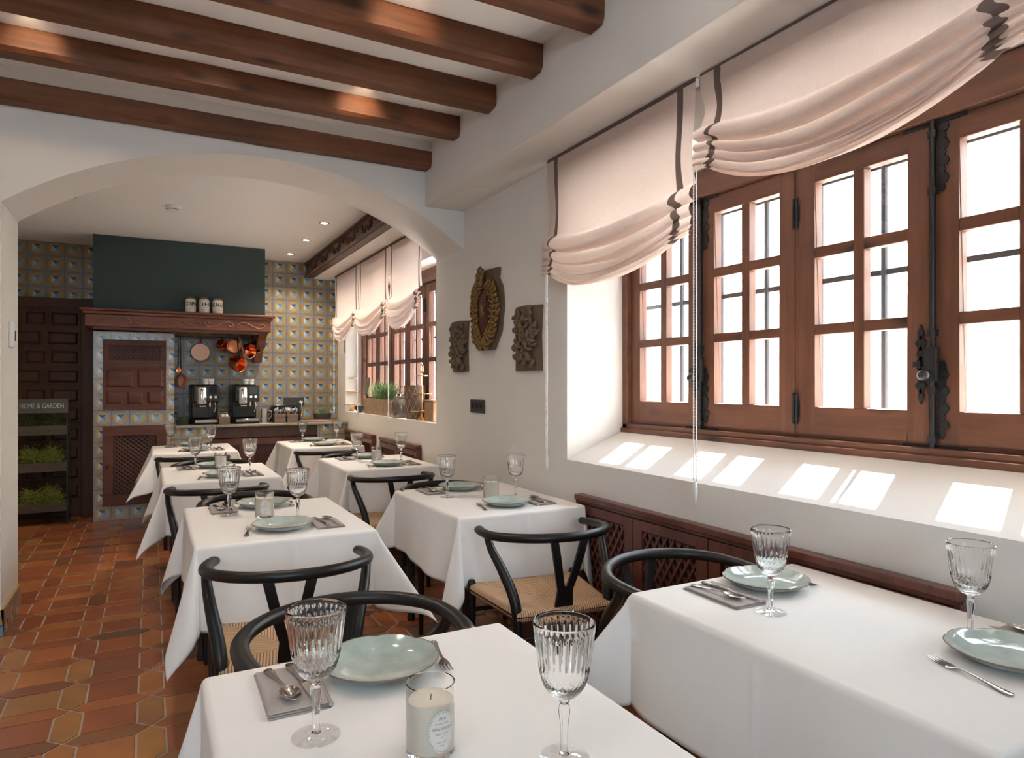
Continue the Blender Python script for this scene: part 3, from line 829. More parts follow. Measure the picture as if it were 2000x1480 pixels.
# ------------------------------------------------------------------ tables and cloths
TW, TL, TH = .68, .90, .745
def make_table():
    t = thing('dining_table', '', 'table')
    mb = MB(); mb.box(-TW / 2, TW / 2, -TL / 2, TL / 2, TH - .028, TH); mb.build('tabletop', 'darkX', t, bevel=.004)
    mb = MB()
    for s in (-1, 1): mb.box(s * (TW / 2 - .06) - .01, s * (TW / 2 - .06) + .01, -TL / 2 + .06, TL / 2 - .06, TH - .10, TH - .028)
    for s in (-1, 1): mb.box(-TW / 2 + .06, TW / 2 - .06, s * (TL / 2 - .06) - .01, s * (TL / 2 - .06) + .01, TH - .10, TH - .028)
    mb.build('apron', 'black', t)
    for sx in (-1, 1):
        for sy in (-1, 1):
            mb = MB(); x, y = sx * (TW / 2 - .06), sy * (TL / 2 - .06)
            mb.lathe([(.020, 0), (.024, .02), (.016, .05), (.020, .12), (.024, .30), (.022, .42), (.030, .45), (.022, .48), (.026, .60), (.026, TH - .03)], 14, x, y)
            mb.build('leg', 'iron', t)
    return t
def make_cloth(cx, cy, flare, seed, ov=.335, wl=TW, ll=TL):
    """flare: 4 corner values order (-x-y),(+x-y),(-x+y),(+x+y)"""
    z0 = TH + .003; Rr = .014; hx, hy = wl / 2 + .003, ll / 2 + .003
    rs = random.Random(seed); ph = [rs.uniform(0, 6.28) for _ in range(8)]; fq = [rs.uniform(5, 8) for _ in range(8)]
    def prof(d):           # outward, down for arc-length d
        q = Rr * PI / 2
        if d < q: a = d / Rr; return Rr * math.sin(a), Rr * (1 - math.cos(a))
        return Rr, Rr + (d - q)
    def ripple(side, s, d):
        k = min(1, d / ov)
        return (.020 * k ** 1.5 * math.sin(s * fq[side] + ph[side]) + .008 * k * math.sin(s * fq[side] * 2.3 + ph[side + 4])) + .022 * k
    def f(a, b):
        X, Y = a, b
        dx, dy = max(0, abs(X) - hx), max(0, abs(Y) - hy); sx, sy = (1 if X > 0 else -1), (1 if Y > 0 else -1)
        ex, ey = max(-hx, min(hx, X)), max(-hy, min(hy, Y))
        if dx == 0 and dy == 0: return (X, Y, z0 + .0006 * noise.noise((X * 6, Y * 6, seed)))
        if dy == 0:
            o, dn = prof(dx); fade = min(1, (hy - abs(Y)) / .10)
            o += ripple(0 if sx > 0 else 1, Y, dn) * fade
            o += .0032 * math.exp(-((Y - .02) / .006) ** 2) * min(1, dn / .04)
            return (sx * (hx + o), Y, z0 - dn)
        if dx == 0:
            o, dn = prof(dy); fade = min(1, (hx - abs(X)) / .10)
            o += ripple(2 if sy > 0 else 3, X, dn) * fade
            o += .0034 * math.exp(-((X - .01) / .006) ** 2) * min(1, dn / .04)
            return (X, sy * (hy + o), z0 - dn)
        r = math.hypot(dx, dy); th = math.atan2(dy, dx)     # 0 at x side
        fl = flare[(0 if sy < 0 else 2) + (0 if sx < 0 else 1)]
        o, dn = prof(r)
        pro = math.sin(2 * th) ** 1.3; s_ = fl * pro
        L = max(0, r - Rr)
        hor = o + L * s_; down = min(dn, Rr + L * math.sqrt(max(.05, 1 - s_ * s_))) if r > Rr else dn
        # spread direction: pinch sideways
        ang = lerp(th, PI / 4, min(1, .0 + r / .05)) if True else th
        wv = .03 * (r / ov) * math.sin(4 * th) * (1 if fl > .3 else 1.6)
        ux, uy = math.cos(ang), math.sin(ang)
        near0 = max(0, 1 - th / .25); near1 = max(0, 1 - (PI / 2 - th) / .25)
        bx = hx + hor * ux * (1 - near1) * (1 - near0) + (o) * near0
        by = hy + hor * uy * (1 - near0) * (1 - near1) + (o) * near1
        return (sx * (bx + wv * uy), sy * (by - wv * ux), z0 - down)
    def ticks(h, n1, n2):
        t = [-h - ov + ov * i / n2 for i in range(n2)] + [-h + 2 * h * i / n1 for i in range(n1)] + [h + ov * i / n2 for i in range(n2 + 1)]
        ex = []
        for q in (.004, .009, .014, .02): ex += [h + q, -h - q]
        ex += [.0, .01, .02, .03]
        return sorted(set(round(x, 5) for x in t + ex))
    xs, ys = ticks(hx, 18, 26), ticks(hy, 22, 26)
    mb = MB(); v = [f(x, y) for x in xs for y in ys]; ny = len(ys)
    # enforce that nothing goes above the top
    fs = [(i * ny + j, (i + 1) * ny + j, (i + 1) * ny + j + 1, i * ny + j + 1) for i in range(len(xs) - 1) for j in range(ny - 1)]
    mb.add(v, fs)
    return mb.build('tablecloth', 'cloth', smooth=70, solid=.0015, loc=(cx, cy, 0))
tabs = {   # name: cx, cy, phrase, corner flares (-x-y),(+x-y),(-x+y),(+x+y)
    'L1': (.45, 1.105, 'nearest left-row table', (.35, .5, .35, .5)),
    'L2': (.50, 3.29, 'second left-row table', (.30, .62, .30, .5)),
    'L3': (.42, 5.18, 'third left-row table', (.45, .55, .4, .5)),
    'L4': (.36, 7.20, 'farthest left-row table', (.6, .5, .5, .4)),
    'R1': (1.61, 1.105, 'nearest window-side table', (.3, .1, .6, .1)),
    'R2': (1.61, 3.33, 'second window-side table', (.28, .1, .5, .1)),
    'R3': (1.59, 5.26, 'third window-side table', (.45, .1, .5, .1)),
    'R4': (1.555, 7.20, 'farthest window-side table', (.45, .1, .5, .1))}
pt = Proto(make_table); cloths = {}
for k, (cx, cy, ph, fl) in tabs.items():
    q = pt.put((cx, cy, 0), 0, 'dark table mostly hidden by its cloth, ' + ph, 'dining tables')
    q.scale = (1, 1.07 if k == 'R1' else 1, 1)
    o = make_cloth(cx, cy, fl, sum(map(ord, k)), ll=.965 if k == 'R1' else TL)
    tag(o, 'white tablecloth draped over the ' + ph, 'tablecloth', 'white tablecloths')
CT = TH + .0045

# ------------------------------------------------------------------ chairs
def make_chair():
    t = thing('wishbone_chair', '', 'chair')
    # bow rail
    mb = MB(); n = 40; pts = []; ell = []
    for i in range(n + 1):
        a = lerp(-1.16 * PI / 2, 1.16 * PI / 2, i / n); q = i / n * 2 - 1
        x = .272 * math.sin(a) * (1 - .04 * abs(q) ** 6); y = -.005 - .245 * math.cos(a) + .055 * max(0, abs(q) - .72) / .28
        z = .742 - .022 * abs(q) ** 2
        pts.append((x, y, z)); e = 1 - abs(q) ** 8 * .12
        ell.append((.0145 * 0 + (1.0 + .5 * abs(q) ** 2) * e, (1.15 - .1 * abs(q)) * e))
    mb.tube(pts, .0172, 14, ell=ell)
    mb.ball(pts[0], .0172, 12, (1.3, 1.3, 1.0)); mb.ball(pts[-1], .0172, 12, (1.3, 1.3, 1.0))
    mb.build('top_rail', 'black', t, smooth=60)
    # splat (the wishbone)
    mb = MB()
    def sy(z): return -.195 - .052 * sstep((z - .40) / .33) 
    L = 12
    for s in (-1, 1):
        rows = []
        for i in range(L + 1):
            z = lerp(.512, .738, i / L); c = s * lerp(.0155, .068, (i / L) ** .9); wv = lerp(.0165, .0170, i / L)
            rows.append([(c - wv, sy(z) - .006, z), (c + wv, sy(z) - .006, z), (c + wv, sy(z) + .006, z), (c - wv, sy(z) + .006, z)])
        for i in range(L): mb.hexa(rows[i], rows[i + 1])
    rows = []
    for i in range(9):
        z = lerp(.415, .532, i / 8); wv = lerp(.042, .033, min(1, i / 7))
        rows.append([(-wv, sy(z) - .006, z), (wv, sy(z) - .006, z), (wv, sy(z) + .006, z), (-wv, sy(z) + .006, z)])
    for i in range(8): mb.hexa(rows[i], rows[i + 1])
    mb.build('back_splat', 'black', t, smooth=30)
    # legs
    for s in (-1, 1):
        mb = MB(); p = spline([(s * .195, -.215, 0), (s * .200, -.205, .22), (s * .203, -.200, .40), (s * .212, -.180, .50), (s * .238, -.12, .60), (s * .258, -.055, .67), (s * .266, -.02, .728)], 28)
        mb.tube(p, [lerp(.0145, .0215, min(1, i / 12)) if i < 16 else lerp(.0215, .015, (i - 16) / 12) for i in range(29)], 12)
        mb.build('leg', 'black', t, smooth=60)
        mb = MB(); mb.lathe([(.0125, 0), (.0165, .2), (.0195, .40), (.019, .455), (.013, .468), (.0, .470)], 14, s * .252, .215)
        mb.build('leg', 'black', t, smooth=50)
    mb = MB()
    for s in (-1, 1):
        mb.tube([(s * .198, -.20, .26), (s * .252, .215, .24)], .010, 10)
        mb.tube([(s * .200, -.20, .405), (s * .25, .215, .425)], .012, 10)
    mb.tube([(-.252, .215, .33), (.252, .215, .33)], .010, 10); mb.tube([(-.198, -.20, .33), (.198, -.20, .33)], .010, 10)
    mb.box(-.2, .2, -.212, -.19, .410, .436); mb.tube([(-.25, .215, .425), (.25, .215, .425)], .012, 10)
    mb.build('stretcher', 'black', t)
    # woven seat: dished pillow
    mb = MB()
    def sf(a, b, top=True):
        yy = lerp(-.222, .240, b); wx = lerp(.212, .272, b); x = lerp(-wx, wx, a)
        e = min(a, 1 - a) * 2 * wx; g = min(b, 1 - b) * .43; d = min(e, g)
        r = .023; k = 1 - max(0, 1 - d / r) ** 2; rim = .0
        dish = -.026 * math.sin(PI * a) * math.sin(PI * b)
        fr = .006 * abs(2 * a - 1) ** 2
        corner = 0
        if top: z = .425 + r * math.sqrt(max(0, k)) + dish + fr
        else: z = .425 - r * math.sqrt(max(0, k))
        # notch corners around posts
        return (x, yy, z)
    tk = [0, .006, .015, .03, .05] + [lerp(.08, .92, i / 18) for i in range(19)] + [.95, .97, .985, .994, 1]
    for tp in (True, False):
        v = [sf(a, b, tp) for a in tk for b in tk]; m = len(tk)
        mb.add(v, [(i * m + j, (i + 1) * m + j, (i + 1) * m + j + 1, i * m + j + 1) for i in range(m - 1) for j in range(m - 1)])
    mb.build('seat', 'seat', t, smooth=60)
    return t
pc = Proto(make_chair)
chairs = [ # x, y(centre), facing deg (0 = facing +Y), label
    (.462, 1.70, 180 + 4, 'black wishbone chair facing the camera behind the nearest left-row table'),
    (.44, 2.53, -9, 'black wishbone chair with its back to the camera at the second left-row table'),
    (.50, 3.82, 180, 'black wishbone chair on the far side of the second left-row table'),
    (.36, 4.50, -6, 'black wishbone chair with its back to the camera at the third left-row table'),
    (.42, 5.72, 180, 'black wishbone chair on the far side of the third left-row table'),
    (.32, 6.44, -4, 'black wishbone chair with its back to the camera at the farthest left-row table'),
    (1.575, 1.69, 180 + 3, 'black wishbone chair facing the camera behind the nearest window-side table'),
    (1.535, 2.57, -6, 'black wishbone chair with woven seat in full view at the second window-side table'),
    (1.56, 3.70, 180, 'black wishbone chair on the far side of the second window-side table'),
    (1.47, 4.51, -5, 'black wishbone chair with its back to the camera at the third window-side table'),
    (1.55, 5.72, 180, 'black wishbone chair on the far side of the third window-side table'),
    (1.46, 6.42, -4, 'black wishbone chair with its back to the camera at the farthest window-side table')]
for x, y, r, lb in chairs:
    q = pc.put((x, y, 0.0025), math.radians(r), lb, 'wishbone chairs around the tables'); q.scale = (1.03, 1.03, 1)

# ------------------------------------------------------------------ tableware
def make_glass():
    t = thing('wine_glass', '', 'glass')
    seg = 112; NF = 28
    outer = [(.0, .100), (.010, .1005), (.019, .105), (.028, .113), (.0345, .123), (.0385, .134), (.0415, .146), (.0440, .160), (.0465, .176), (.0487, .193), (.0508, .210), (.0520, .222), (.0521, .2265), (.0510, .2285)]
    inner = [(.0494, .2275), (.0487, .220), (.0470, .20), (.0445, .18), (.0420, .162), (.0392, .147), (.0360, .135), (.031, .125), (.023, .117), (.012, .112), (0, .111)]
    po = []
    for (a, b) in zip(outer[:-1], outer[1:]):
        for k in range(3): po.append((lerp(a[0], b[0], k / 3), lerp(a[1], b[1], k / 3)))
    po.append(outer[-1])
    def rm(a, r, z, i):
        if i >= len(po): return r
        if z > .218 or r < .004: return r
        if z > .152:
            k = min(1, (.218 - z) / .008); return r - .0016 * k * abs(math.cos(a * NF / 2)) ** 3
        ph = a * NF / 2; q = (z - .10) * 420
        return r + .0011 * (abs(math.sin(ph + q / 2)) + abs(math.sin(ph - q / 2)) - 1.2) * min(1, r / .02)
    mb = MB(); mb.lathe(po + inner, seg, rmod=rm); mb.build('bowl', 'cutglass', t, smooth=35)
    mb = MB(); mb.lathe([(.0, .0075), (.009, .0078), (.0065, .012), (.0060, .03), (.0070, .055), (.0105, .080), (.0095, .088), (.0065, .091), (.0090, .096), (.0085, .0995), (0, .0998)], 8); mb.build('stem', 'cutglass', t, smooth=20)
    mb = MB(); mb.lathe([(.0, .0), (.0405, .0), (.0425, .0012), (.0420, .0026), (.030, .0036), (.018, .0052), (.010, .0073), (0, .0074)], 48); mb.build('foot', 'footglass', t, smooth=50)
    return t
def make_plate():
    t = thing('plate', '', 'plate')
    NL = 8
    def rm(a, r, z, i):
        k = max(0, (r - .08) / .045)
        c = abs(math.sin(a * NL / 2)); w_ = (c ** .55 - .75)
        return (r * (1 + .045 * k * w_), z + .0022 * k * w_)
    mb = MB(); up = [(0, .006), (.04, .0058), (.065, .0062), (.080, .009), (.094, .0155), (.108, .0225), (.1165, .0262)]
    mb.lathe(up, 96, rmod=rm, cap=False)
    mb.lathe([(.0, .0), (.05, .0), (.053, .0015), (.066, .0022), (.083, .0055), (.098, .013), (.111, .0205), (.1165, .0232)], 96, rmod=rm, cap=False)
    mb.build('dish', 'celadon', t, smooth=60)
    mb = MB(); mb.lathe([(.1163, .0232), (.1188, .0243), (.1190, .0258), (.1180, .0268), (.1163, .0262)], 96, rmod=rm, cap=False); mb.build('rim', 'rim', t, smooth=70)
    return t
def make_candle():
    t = thing('candle_jar', '', 'candle')
    R_, H = .0415, .118
    mb = MB(); mb.lathe([(0, 0), (R_ - .003, 0), (R_, .004), (R_, H - .001), (R_ - .0012, H), (R_ - .0025, H - .001), (R_ - .0025, .011), (R_ - .006, .009), (0, .009)], 56); mb.build('jar', 'cutglass', t, smooth=50)
    mb = MB(); mb.lathe([(0, .0095), (R_ - .0034, .0095), (R_ - .0034, .090), (R_ - .010, .088), (0, .087)], 48); mb.build('wax', 'wax', t, smooth=40)
    mb = MB(); mb.tube([(0, 0, .086), (.001, 0, .096)], .0012, 6); mb.build('wick', 'ink', t)
    fn = lambda u, v, d: ((R_ + .0004 + d) * math.sin(u / R_), -(R_ + .0004 + d) * math.cos(u / R_), v)
    mb = MB(); n = 28
    ring = [(.0235 * math.cos(2 * PI * k / n), .049 + .034 * math.sin(2 * PI * k / n)) for k in range(n)]
    vs = [fn(0, .049, 0)] + [fn(a * q, .049 + (b - .049) * q, 0) for q in (.33, .66, 1) for a, b in ring]
    fs = [(0, 1 + k, 1 + (k + 1) % n) for k in range(n)] + [(1 + r * n + k, 1 + (r + 1) * n + k, 1 + (r + 1) * n + (k + 1) % n, 1 + r * n + (k + 1) % n) for r in range(2) for k in range(n)]
    mb.add(vs, fs)
    lb = mb.build('label', 'paper', t)
    mb = MB()
    for k in range(44):
        a = 2 * PI * k / 44; mb.add([fn(.0215 * math.cos(a) + dx, .049 + .0315 * math.sin(a) + dz, .0003) for dx, dz in ((-.0006, -.0006), (.0006, -.0006), (.0006, .0006), (-.0006, .0006))], [(0, 1, 2, 3)])
    for s, sz, zz, sh in (('N 6', .0085, .071, .3), ('Saint George', .0068, .055, .5), ('BOUGIE PARFUMÉE', .0028, .063, 0), ('Parfum de Jardin', .0036, .046, .4), ('*', .006, .039, 0), ('fragrance candle', .0030, .033, 0), ('190 g', .0034, .027, 0)):
        text_mb(mb, s, sz, lambda u, v, d, zz=zz: fn(u, v + zz, d), sh, 1, .0003)
    mb.build('lettering', 'ink', lb, smooth=0)
    return t
def make_napkin():
    t = thing('napkin', '', 'napkin')
    rs = random.Random(3); mb = MB()
    for k in range(3):
        w_, l_ = .058 - .0012 * k, .110 - .003 * k; z = .0003 + .0034 * k
        def f(a, b, top, w_=w_, l_=l_, z=z):
            x, y = lerp(-w_, w_, a), lerp(-l_, l_, b); e = min(a, 1 - a, b, 1 - b)
            th = .0028 * min(1, e * 14) ** .5
            return (x, y, z + (th if top else 0) + (.0007 * noise.noise((x * 30, y * 30, k)) if top and k == 2 else 0))
        for tp in (1, 0): mb.grid(lambda a, b, tp=tp: f(a, b, tp), 18, 24)
    mb.build('folded_cloth', 'napkin', t, smooth=60)
    mb = MB(); mb.tube([(-.0575, -.108, .0052), (-.0575, .108, .0052)], .0046, 10); mb.build('fold', 'napkin', t)
    return t
def ribbon(mb, pts):   # (y, halfwidth, z, halfthick)
    ring = []
    for (y, w_, z, h) in pts:
        ring.append([(w_ * math.cos(2 * PI * k / 10), y, z + h * math.sin(2 * PI * k / 10)) for k in range(10)])
    v = [p for r in ring for p in r]; n = len(pts)
    f = [(i * 10 + k, i * 10 + (k + 1) % 10, (i + 1) * 10 + (k + 1) % 10, (i + 1) * 10 + k) for i in range(n - 1) for k in range(10)]
    f += [tuple(range(10)), tuple(range((n - 1) * 10, n * 10))]
    mb.add(v, f)
HANDLE = [(-.095, .003, .002, .0012), (-.092, .0085, .0022, .0016), (-.080, .0100, .0024, .0018), (-.060, .0078, .003, .0019), (-.030, .0045, .005, .0019), (0, .0032, .0075, .0019), (.025, .0034, .0075, .0018)]
def make_fork():
    t = thing('fork', '', 'fork'); mb = MB()
    ribbon(mb, HANDLE); mb.build('handle', 'steel', t, smooth=60)
    mb = MB(); ribbon(mb, [(.024, .0034, .0075, .0018), (.032, .009, .0055, .0014), (.042, .0122, .0035, .0012), (.050, .0126, .003, .0011)])
    for k in range(4):
        x = -.0105 + .007 * k; mb.tube([(x, .048, .003), (x, .065, .003), (x, .080, .0045), (x * .97, .094, .0085)], [.0018, .0017, .0014, .0007], 6)
    mb.build('tines', 'steel', t, smooth=50); return t
def make_spoon():
    t = thing('spoon', '', 'spoon'); mb = MB()
    ribbon(mb, HANDLE); mb.build('handle', 'steel', t, smooth=60)
    mb = MB()
    for off, sgn in ((0, 1), (-.0012, -1)):
        n, m = 28, 8; v = [(0, .058, .0012 + off)]; f = []
        for r in range(1, m + 1):
            q = r / m
            for k in range(n):
                a = 2 * PI * k / n; wv = .0195 * (1 - .16 * math.sin(a))
                v.append((wv * q * math.cos(a), .058 + .034 * q * math.sin(a), .0012 + off + .0085 * q ** 2))
        f = [(0, 1 + k, 1 + (k + 1) % n) for k in range(n)] + [(1 + (r - 1) * n + k, 1 + r * n + k, 1 + r * n + (k + 1) % n, 1 + (r - 1) * n + (k + 1) % n) for r in range(1, m) for k in range(n)]
        mb.add(v, f)
    n = 28; mb.tube([(.0195 * (1 - .16 * math.sin(2 * PI * k / n)) * math.cos(2 * PI * k / n), .058 + .034 * math.sin(2 * PI * k / n), .0091) for k in range(n)], .0008, 6, closed=True)
    mb.build('bowl', 'steel', t, smooth=60); return t
def make_knife():
    t = thing('knife', '', 'knife'); mb = MB()
    ribbon(mb, [(-.105, .004, .003, .002), (-.102, .009, .0035, .0035), (-.08, .0095, .004, .0042), (-.04, .0075, .004, .004), (-.012, .0055, .004, .0036), (-.002, .0075, .004, .0036), (.002, .005, .004, .003)])
    mb.build('handle', 'steel', t, smooth=60)
    mb = MB(); pts = [(-.005, 0), (.006, 0), (.0085, .03), (.009, .07), (.006, .095), (-.002, .108), (-.006, .100), (-.007, .05)]
    mb.prism(pts, lambda u, v, d: (u, v, d), .0033, .0046); mb.build('blade', 'steel', t, smooth=30, bevel=.0003); return t
P_glass, P_plate, P_candle, P_napkin, P_fork, P_spoon, P_knife = (Proto(f) for f in (make_glass, make_plate, make_candle, make_napkin, make_fork, make_spoon, make_knife))
pg = {'L1': [(.256, 1.208), (.604, .943)], 'L2': [(.325, 3.435), (.598, 3.215)], 'L3': [(.285, 5.44), (.623, 5.136)], 'L4': [(.163, 7.40), (.50, 6.98)],
      'R1': [(1.485, 1.281), (1.784, .93)], 'R2': [(1.434, 3.43), (1.785, 3.285)], 'R3': [(1.473, 5.415), (1.782, 5.22)], 'R4': [(1.43, 7.42), (1.78, 7.36)]}
pcn = {'L1': (.417, 1.07), 'L2': (.467, 3.318), 'L3': (.45, 5.38), 'R2': (1.633, 3.288), 'R3': (1.595, 5.28)}
for k, (cx, cy, ph, fl) in tabs.items():
    for i, (x, y) in enumerate(pg[k]):
        side = ('far', 'near')[i]
        P_glass.put((x, y, CT), random.uniform(0, 1), 'cut crystal wine glass on the %s, at its %s' % (ph, 'far left' if i == 0 else 'near right'), 'wine glasses on the tables')
    if k in pcn:
        x, y = pcn[k]; rz = {'L1': .10, 'L2': -.1, 'L3': .3, 'R2': 1.9, 'R3': .2}[k]
        P_candle.put((x, y, CT), rz, 'cream candle in a clear glass jar on the ' + ph, 'candles on the tables')
    for far in (0, 1):
        if k == 'L1' and not far: continue
        rz = PI if far else 0; rot = Matrix.Rotation(rz, 3, 'Z'); side = 'far' if far else 'near'
        sd = random.Random(k + side)
        jx = sd.uniform(-.012, .012)

        def at(x, y, z=0): p = rot @ Vector((x + jx, y, 0)); return (cx + p.x, cy + p.y, CT + z)
        py = -.315 if far else -.275
        if k == 'L1': py = -.32
        if k == 'R1' and far: py = -.35; jx = -.055
        if k == 'R1' and not far: py = -.305; jx = .085
        dx = 0
        q = P_plate.put(at(0, py), rz + sd.uniform(0, .6), 'pale green scalloped plate at the %s end of the %s' % (side, ph), 'green plates on the tables'); q.scale = (1.07, 1.07, 1.12)
        a = math.radians(sd.uniform(-8, 8)) - .12 
        P_napkin.put(at(.190, py + .012), rz + sd.uniform(-.03, .03), 'folded grey napkin under cutlery at the %s end of the %s' % (side, ph), 'grey napkins on the tables')
        P_knife.put(at(.166, py + .015, .0108), rz + .10, 'steel table knife on the napkin at the %s end of the %s' % (side, ph), 'table knives')
        P_spoon.put(at(.208, py + .008, .0108), rz + .14, 'steel spoon on the napkin at the %s end of the %s' % (side, ph), 'spoons')
        P_fork.put(at(-.140 if not (k == 'R1' and not far) else -.165, py + (.0 if far else .0), .0003), rz - .12 + a * .5, 'steel fork beside the plate at the %s end of the %s' % (side, ph), 'forks')

# ------------------------------------------------------------------ wall carvings
def relief(name, label, yc, zc, outline, depth, feat, mats):
    t = thing(name, label, 'wall carving', (XW, yc, zc))
    mb = MB(); n = len(outline)
    # curved board: bulges towards the room in the middle
    hw_ = max(abs(p[0]) for p in outline)
    def bx(y): return -depth * (1 - .75 * (y / hw_) ** 2)
    nu, nv = 24, 40; zs = sorted(set(p[1] for p in outline)); zmin, zmax = min(zs), max(zs)
    def width(z, s):
        best = 0
        for i in range(n):
            a, b = outline[i], outline[(i + 1) % n]
            if (a[1] - z) * (b[1] - z) <= 0 and abs(a[1] - b[1]) > 1e-9:
                y = a[0] + (b[0] - a[0]) * (z - a[1]) / (b[1] - a[1])
                if y * s > best * s if best else y * s > 0: best = y
        return best
    def f(a, b, front=True):
        z = lerp(zmin + .001, zmax - .001, b); y = lerp(width(z, -1), width(z, 1), a)
        if not front: return (-.001, y, z)
        return (bx(y) + .004 * noise.noise((y * 25, z * 25, 3)), y, z)
    mb.grid(lambda a, b: f(a, b), nu, nv); mb.grid(lambda a, b: f(a, b, False), nu, nv)
    for a in (0, 1): mb.grid(lambda p, b, a=a: tuple(Vector(f(a, b)).lerp(Vector(f(a, b, False)), p)), 3, nv)
    for b in (0, 1): mb.grid(lambda p, a, b=b: tuple(Vector(f(a, b)).lerp(Vector(f(a, b, False)), p)), 3, nu)
    mb.build('board', mats[0], t, smooth=50)
    feat(t, bx); return t
def leafy(mb, path, bx, r0=.014, seed=0, n=26, out=.012):
    rs = random.Random(seed); p = spline([(0, a, b) for a, b in path], n)
    for i, q in enumerate(p):
        y, z = q.y, q.z; x = bx(y) - out * .6
        d = (p[min(i + 1, n)] - p[max(i - 1, 0)]).normalized()
        s = 1 if i % 2 else -1; ny, nz = -d.z * s, d.y * s
        L = r0 * rs.uniform(1.0, 1.9)
        pts = [(x, y, z), (x - out, y + ny * L * .6, z + nz * L * .6), (x - out * .9, y + ny * L + d.y * L * .5, z + nz * L + d.z * L * .5), (x - out * .2, y + ny * L * 1.1 + d.y * L * 1.1, z + nz * L * 1.1 + d.z * L * 1.1)]
        mb.tube(spline(pts, 6), [r0 * .5, r0 * .62, r0 * .66, r0 * .6, r0 * .5, r0 * .35, r0 * .15], 7)
    mb.tube([(bx(q.y) - out * .5, q.y, q.z) for q in p], r0 * .55, 8)
def shield_feat(t, bx):
    m = MB()
    m.grid(lambda a, b: (bx(0) * 1.0 - .006 - .010 * math.sin(PI * a) * math.sin(PI * b), lerp(-1, 1, a) * .075 * math.sin(PI * (b * .92 + .04)) ** .7, lerp(-.19, .16, b)), 16, 24)
    m.build('shield', 'oldred', t, smooth=60)
    m = MB()
    for s in (-1, 1):
        leafy(m, [(s * .02, -.245), (s * .11, -.19), (s * .155, -.10), (s * .172, .02), (s * .145, .12), (s * .07, .18)], bx, .022, 3 + s, 30, .012)
        leafy(m, [(s * .03, -.21), (s * .10, -.12), (s * .125, .0), (s * .11, .10), (s * .04, .165)], bx, .017, 8 + s, 26, .010)
    leafy(m, [(0, .15), (.012, .20), (-.004, .25)], bx, .02, 5, 10, .02)
    m.ball((bx(0) - .022, 0, .265), .022, 12); m.ball((bx(0) - .02, .035, .255), .014, 10); m.ball((bx(0) - .02, -.035, .255), .014, 10)
    m.ball((bx(0) - .016, .005, .0), .020, 12, (.6, .8, 2.4))
    m.build('gilded_foliage', 'oldgold', t, smooth=60)
    m = MB(); 
    for k in range(10): m.ball((bx(0) - .018, -.05 + .002 * k, .12 - .02 * k), .008, 8)
    m.build('bead_string', 'oldwood', t)
out_big = [(-.10, -.27), (.10, -.27), (.20, -.15), (.235, .02), (.215, .14), (.165, .20), (.175, .27), (-.175, .27), (-.165, .20), (-.215, .14), (-.235, .02), (-.20, -.15)]
relief('shield_carving', 'large carved coat of arms with red centre and gilded leaves on the wall', 4.11, 1.87, out_big, .040, shield_feat, ['oldwood'])
def small_feat(seed, gold):
    def g(t, bx):
        m = MB(); rs = random.Random(seed)
        leafy(m, [(-.10, -.14), (.08, -.11), (.10, -.03), (-.08, 0), (-.10, .07), (.06, .12), (.11, .15)], bx, .022, seed, 30, .012)
        leafy(m, [(.11, -.13), (-.02, -.08), (-.10, -.02), (.02, .04), (.10, .06), (-.08, .14)], bx, .02, seed + 3, 26, .012)
        for s in (-1, 1): m.ball((bx(0) - .02, s * .05, -.12), .022, 12, (.7, 1, 1))
        m.build('carved_foliage', 'oldwood', t, smooth=60)
        m = MB(); m.ball((bx(0) - .022, .03, .075), .021, 12, (.8, 1, 1.2)); m.tube([(bx(0) - .025, .03, .06), (bx(0) - .022, .02, .02)], [.012, .003], 8)
        m.build('gilded_face', 'oldgold' if gold else 'oldwood', t)
    return g
o1 = [(-.145, -.19), (.145, -.19), (.14, .0), (.145, .19), (-.15, .185), (-.135, 0)]
relief('relief_carving', 'small brown carved wooden panel left of the coat of arms', 4.585, 1.65, o1, .022, small_feat(2, False), ['oldwood'])
relief('relief_carving', 'carved wooden panel with a gilded head, right of the coat of arms', 3.56, 1.65, [(a * 1.12, b * 1.05) for a, b in o1], .028, small_feat(6, True), ['oldwood'])
# switch
t = thing('light_switch', 'dark grey triple light switch on the wall below the carvings', 'light switch', (XW, 4.29, 1.215))
mb = MB(); mb.box(-.010, -.001, -.115, .115, -.047, .047); mb.build('plate', 'grey_plate', t, bevel=.003)
for s in (-1, 0, 1):
    mb = MB(); mb.cyl((-.008, s * .066, 0), (-.013, s * .066, 0), .019, 20); mb.box(-.018, -.012, s * .066 - .005, s * .066 + .005, -.012, .012); mb.build('toggle', 'inkblack', t)

# ------------------------------------------------------------------ kitchen: hood, oven block, counter
t = thing('chimney_hood', 'dark green chimney hood above the carved wooden mantel', 'hood')
mb = MB(); mb.box(-.50, 1.085, 7.67, YB - .002, 2.10, ZK - .002); mb.build('hood_body', 'teal', t, bevel=.003)
t = thing('mantel_shelf', 'carved reddish wooden mantel shelf under the green hood', 'mantel')
mb = MB()
mb.box(-.60, 1.17, 7.52, YB - .003, 2.075, 2.098); mb.box(-.575, 1.145, 7.545, YB - .003, 2.045, 2.075)
mb.box(-.56, 1.13, 7.565, 7.62, 1.925, 2.045); mb.box(-.56, -.5, 7.62, YB - .003, 1.925, 2.045); mb.box(1.08, 1.13, 7.62, YB - .003, 1.925, 2.045)
mb.box(-.50, 1.08, 7.62, 7.66, 1.90, 1.93)
mb.build('shelf_board', 'mantel', t, bevel=.006)
mb = MB()
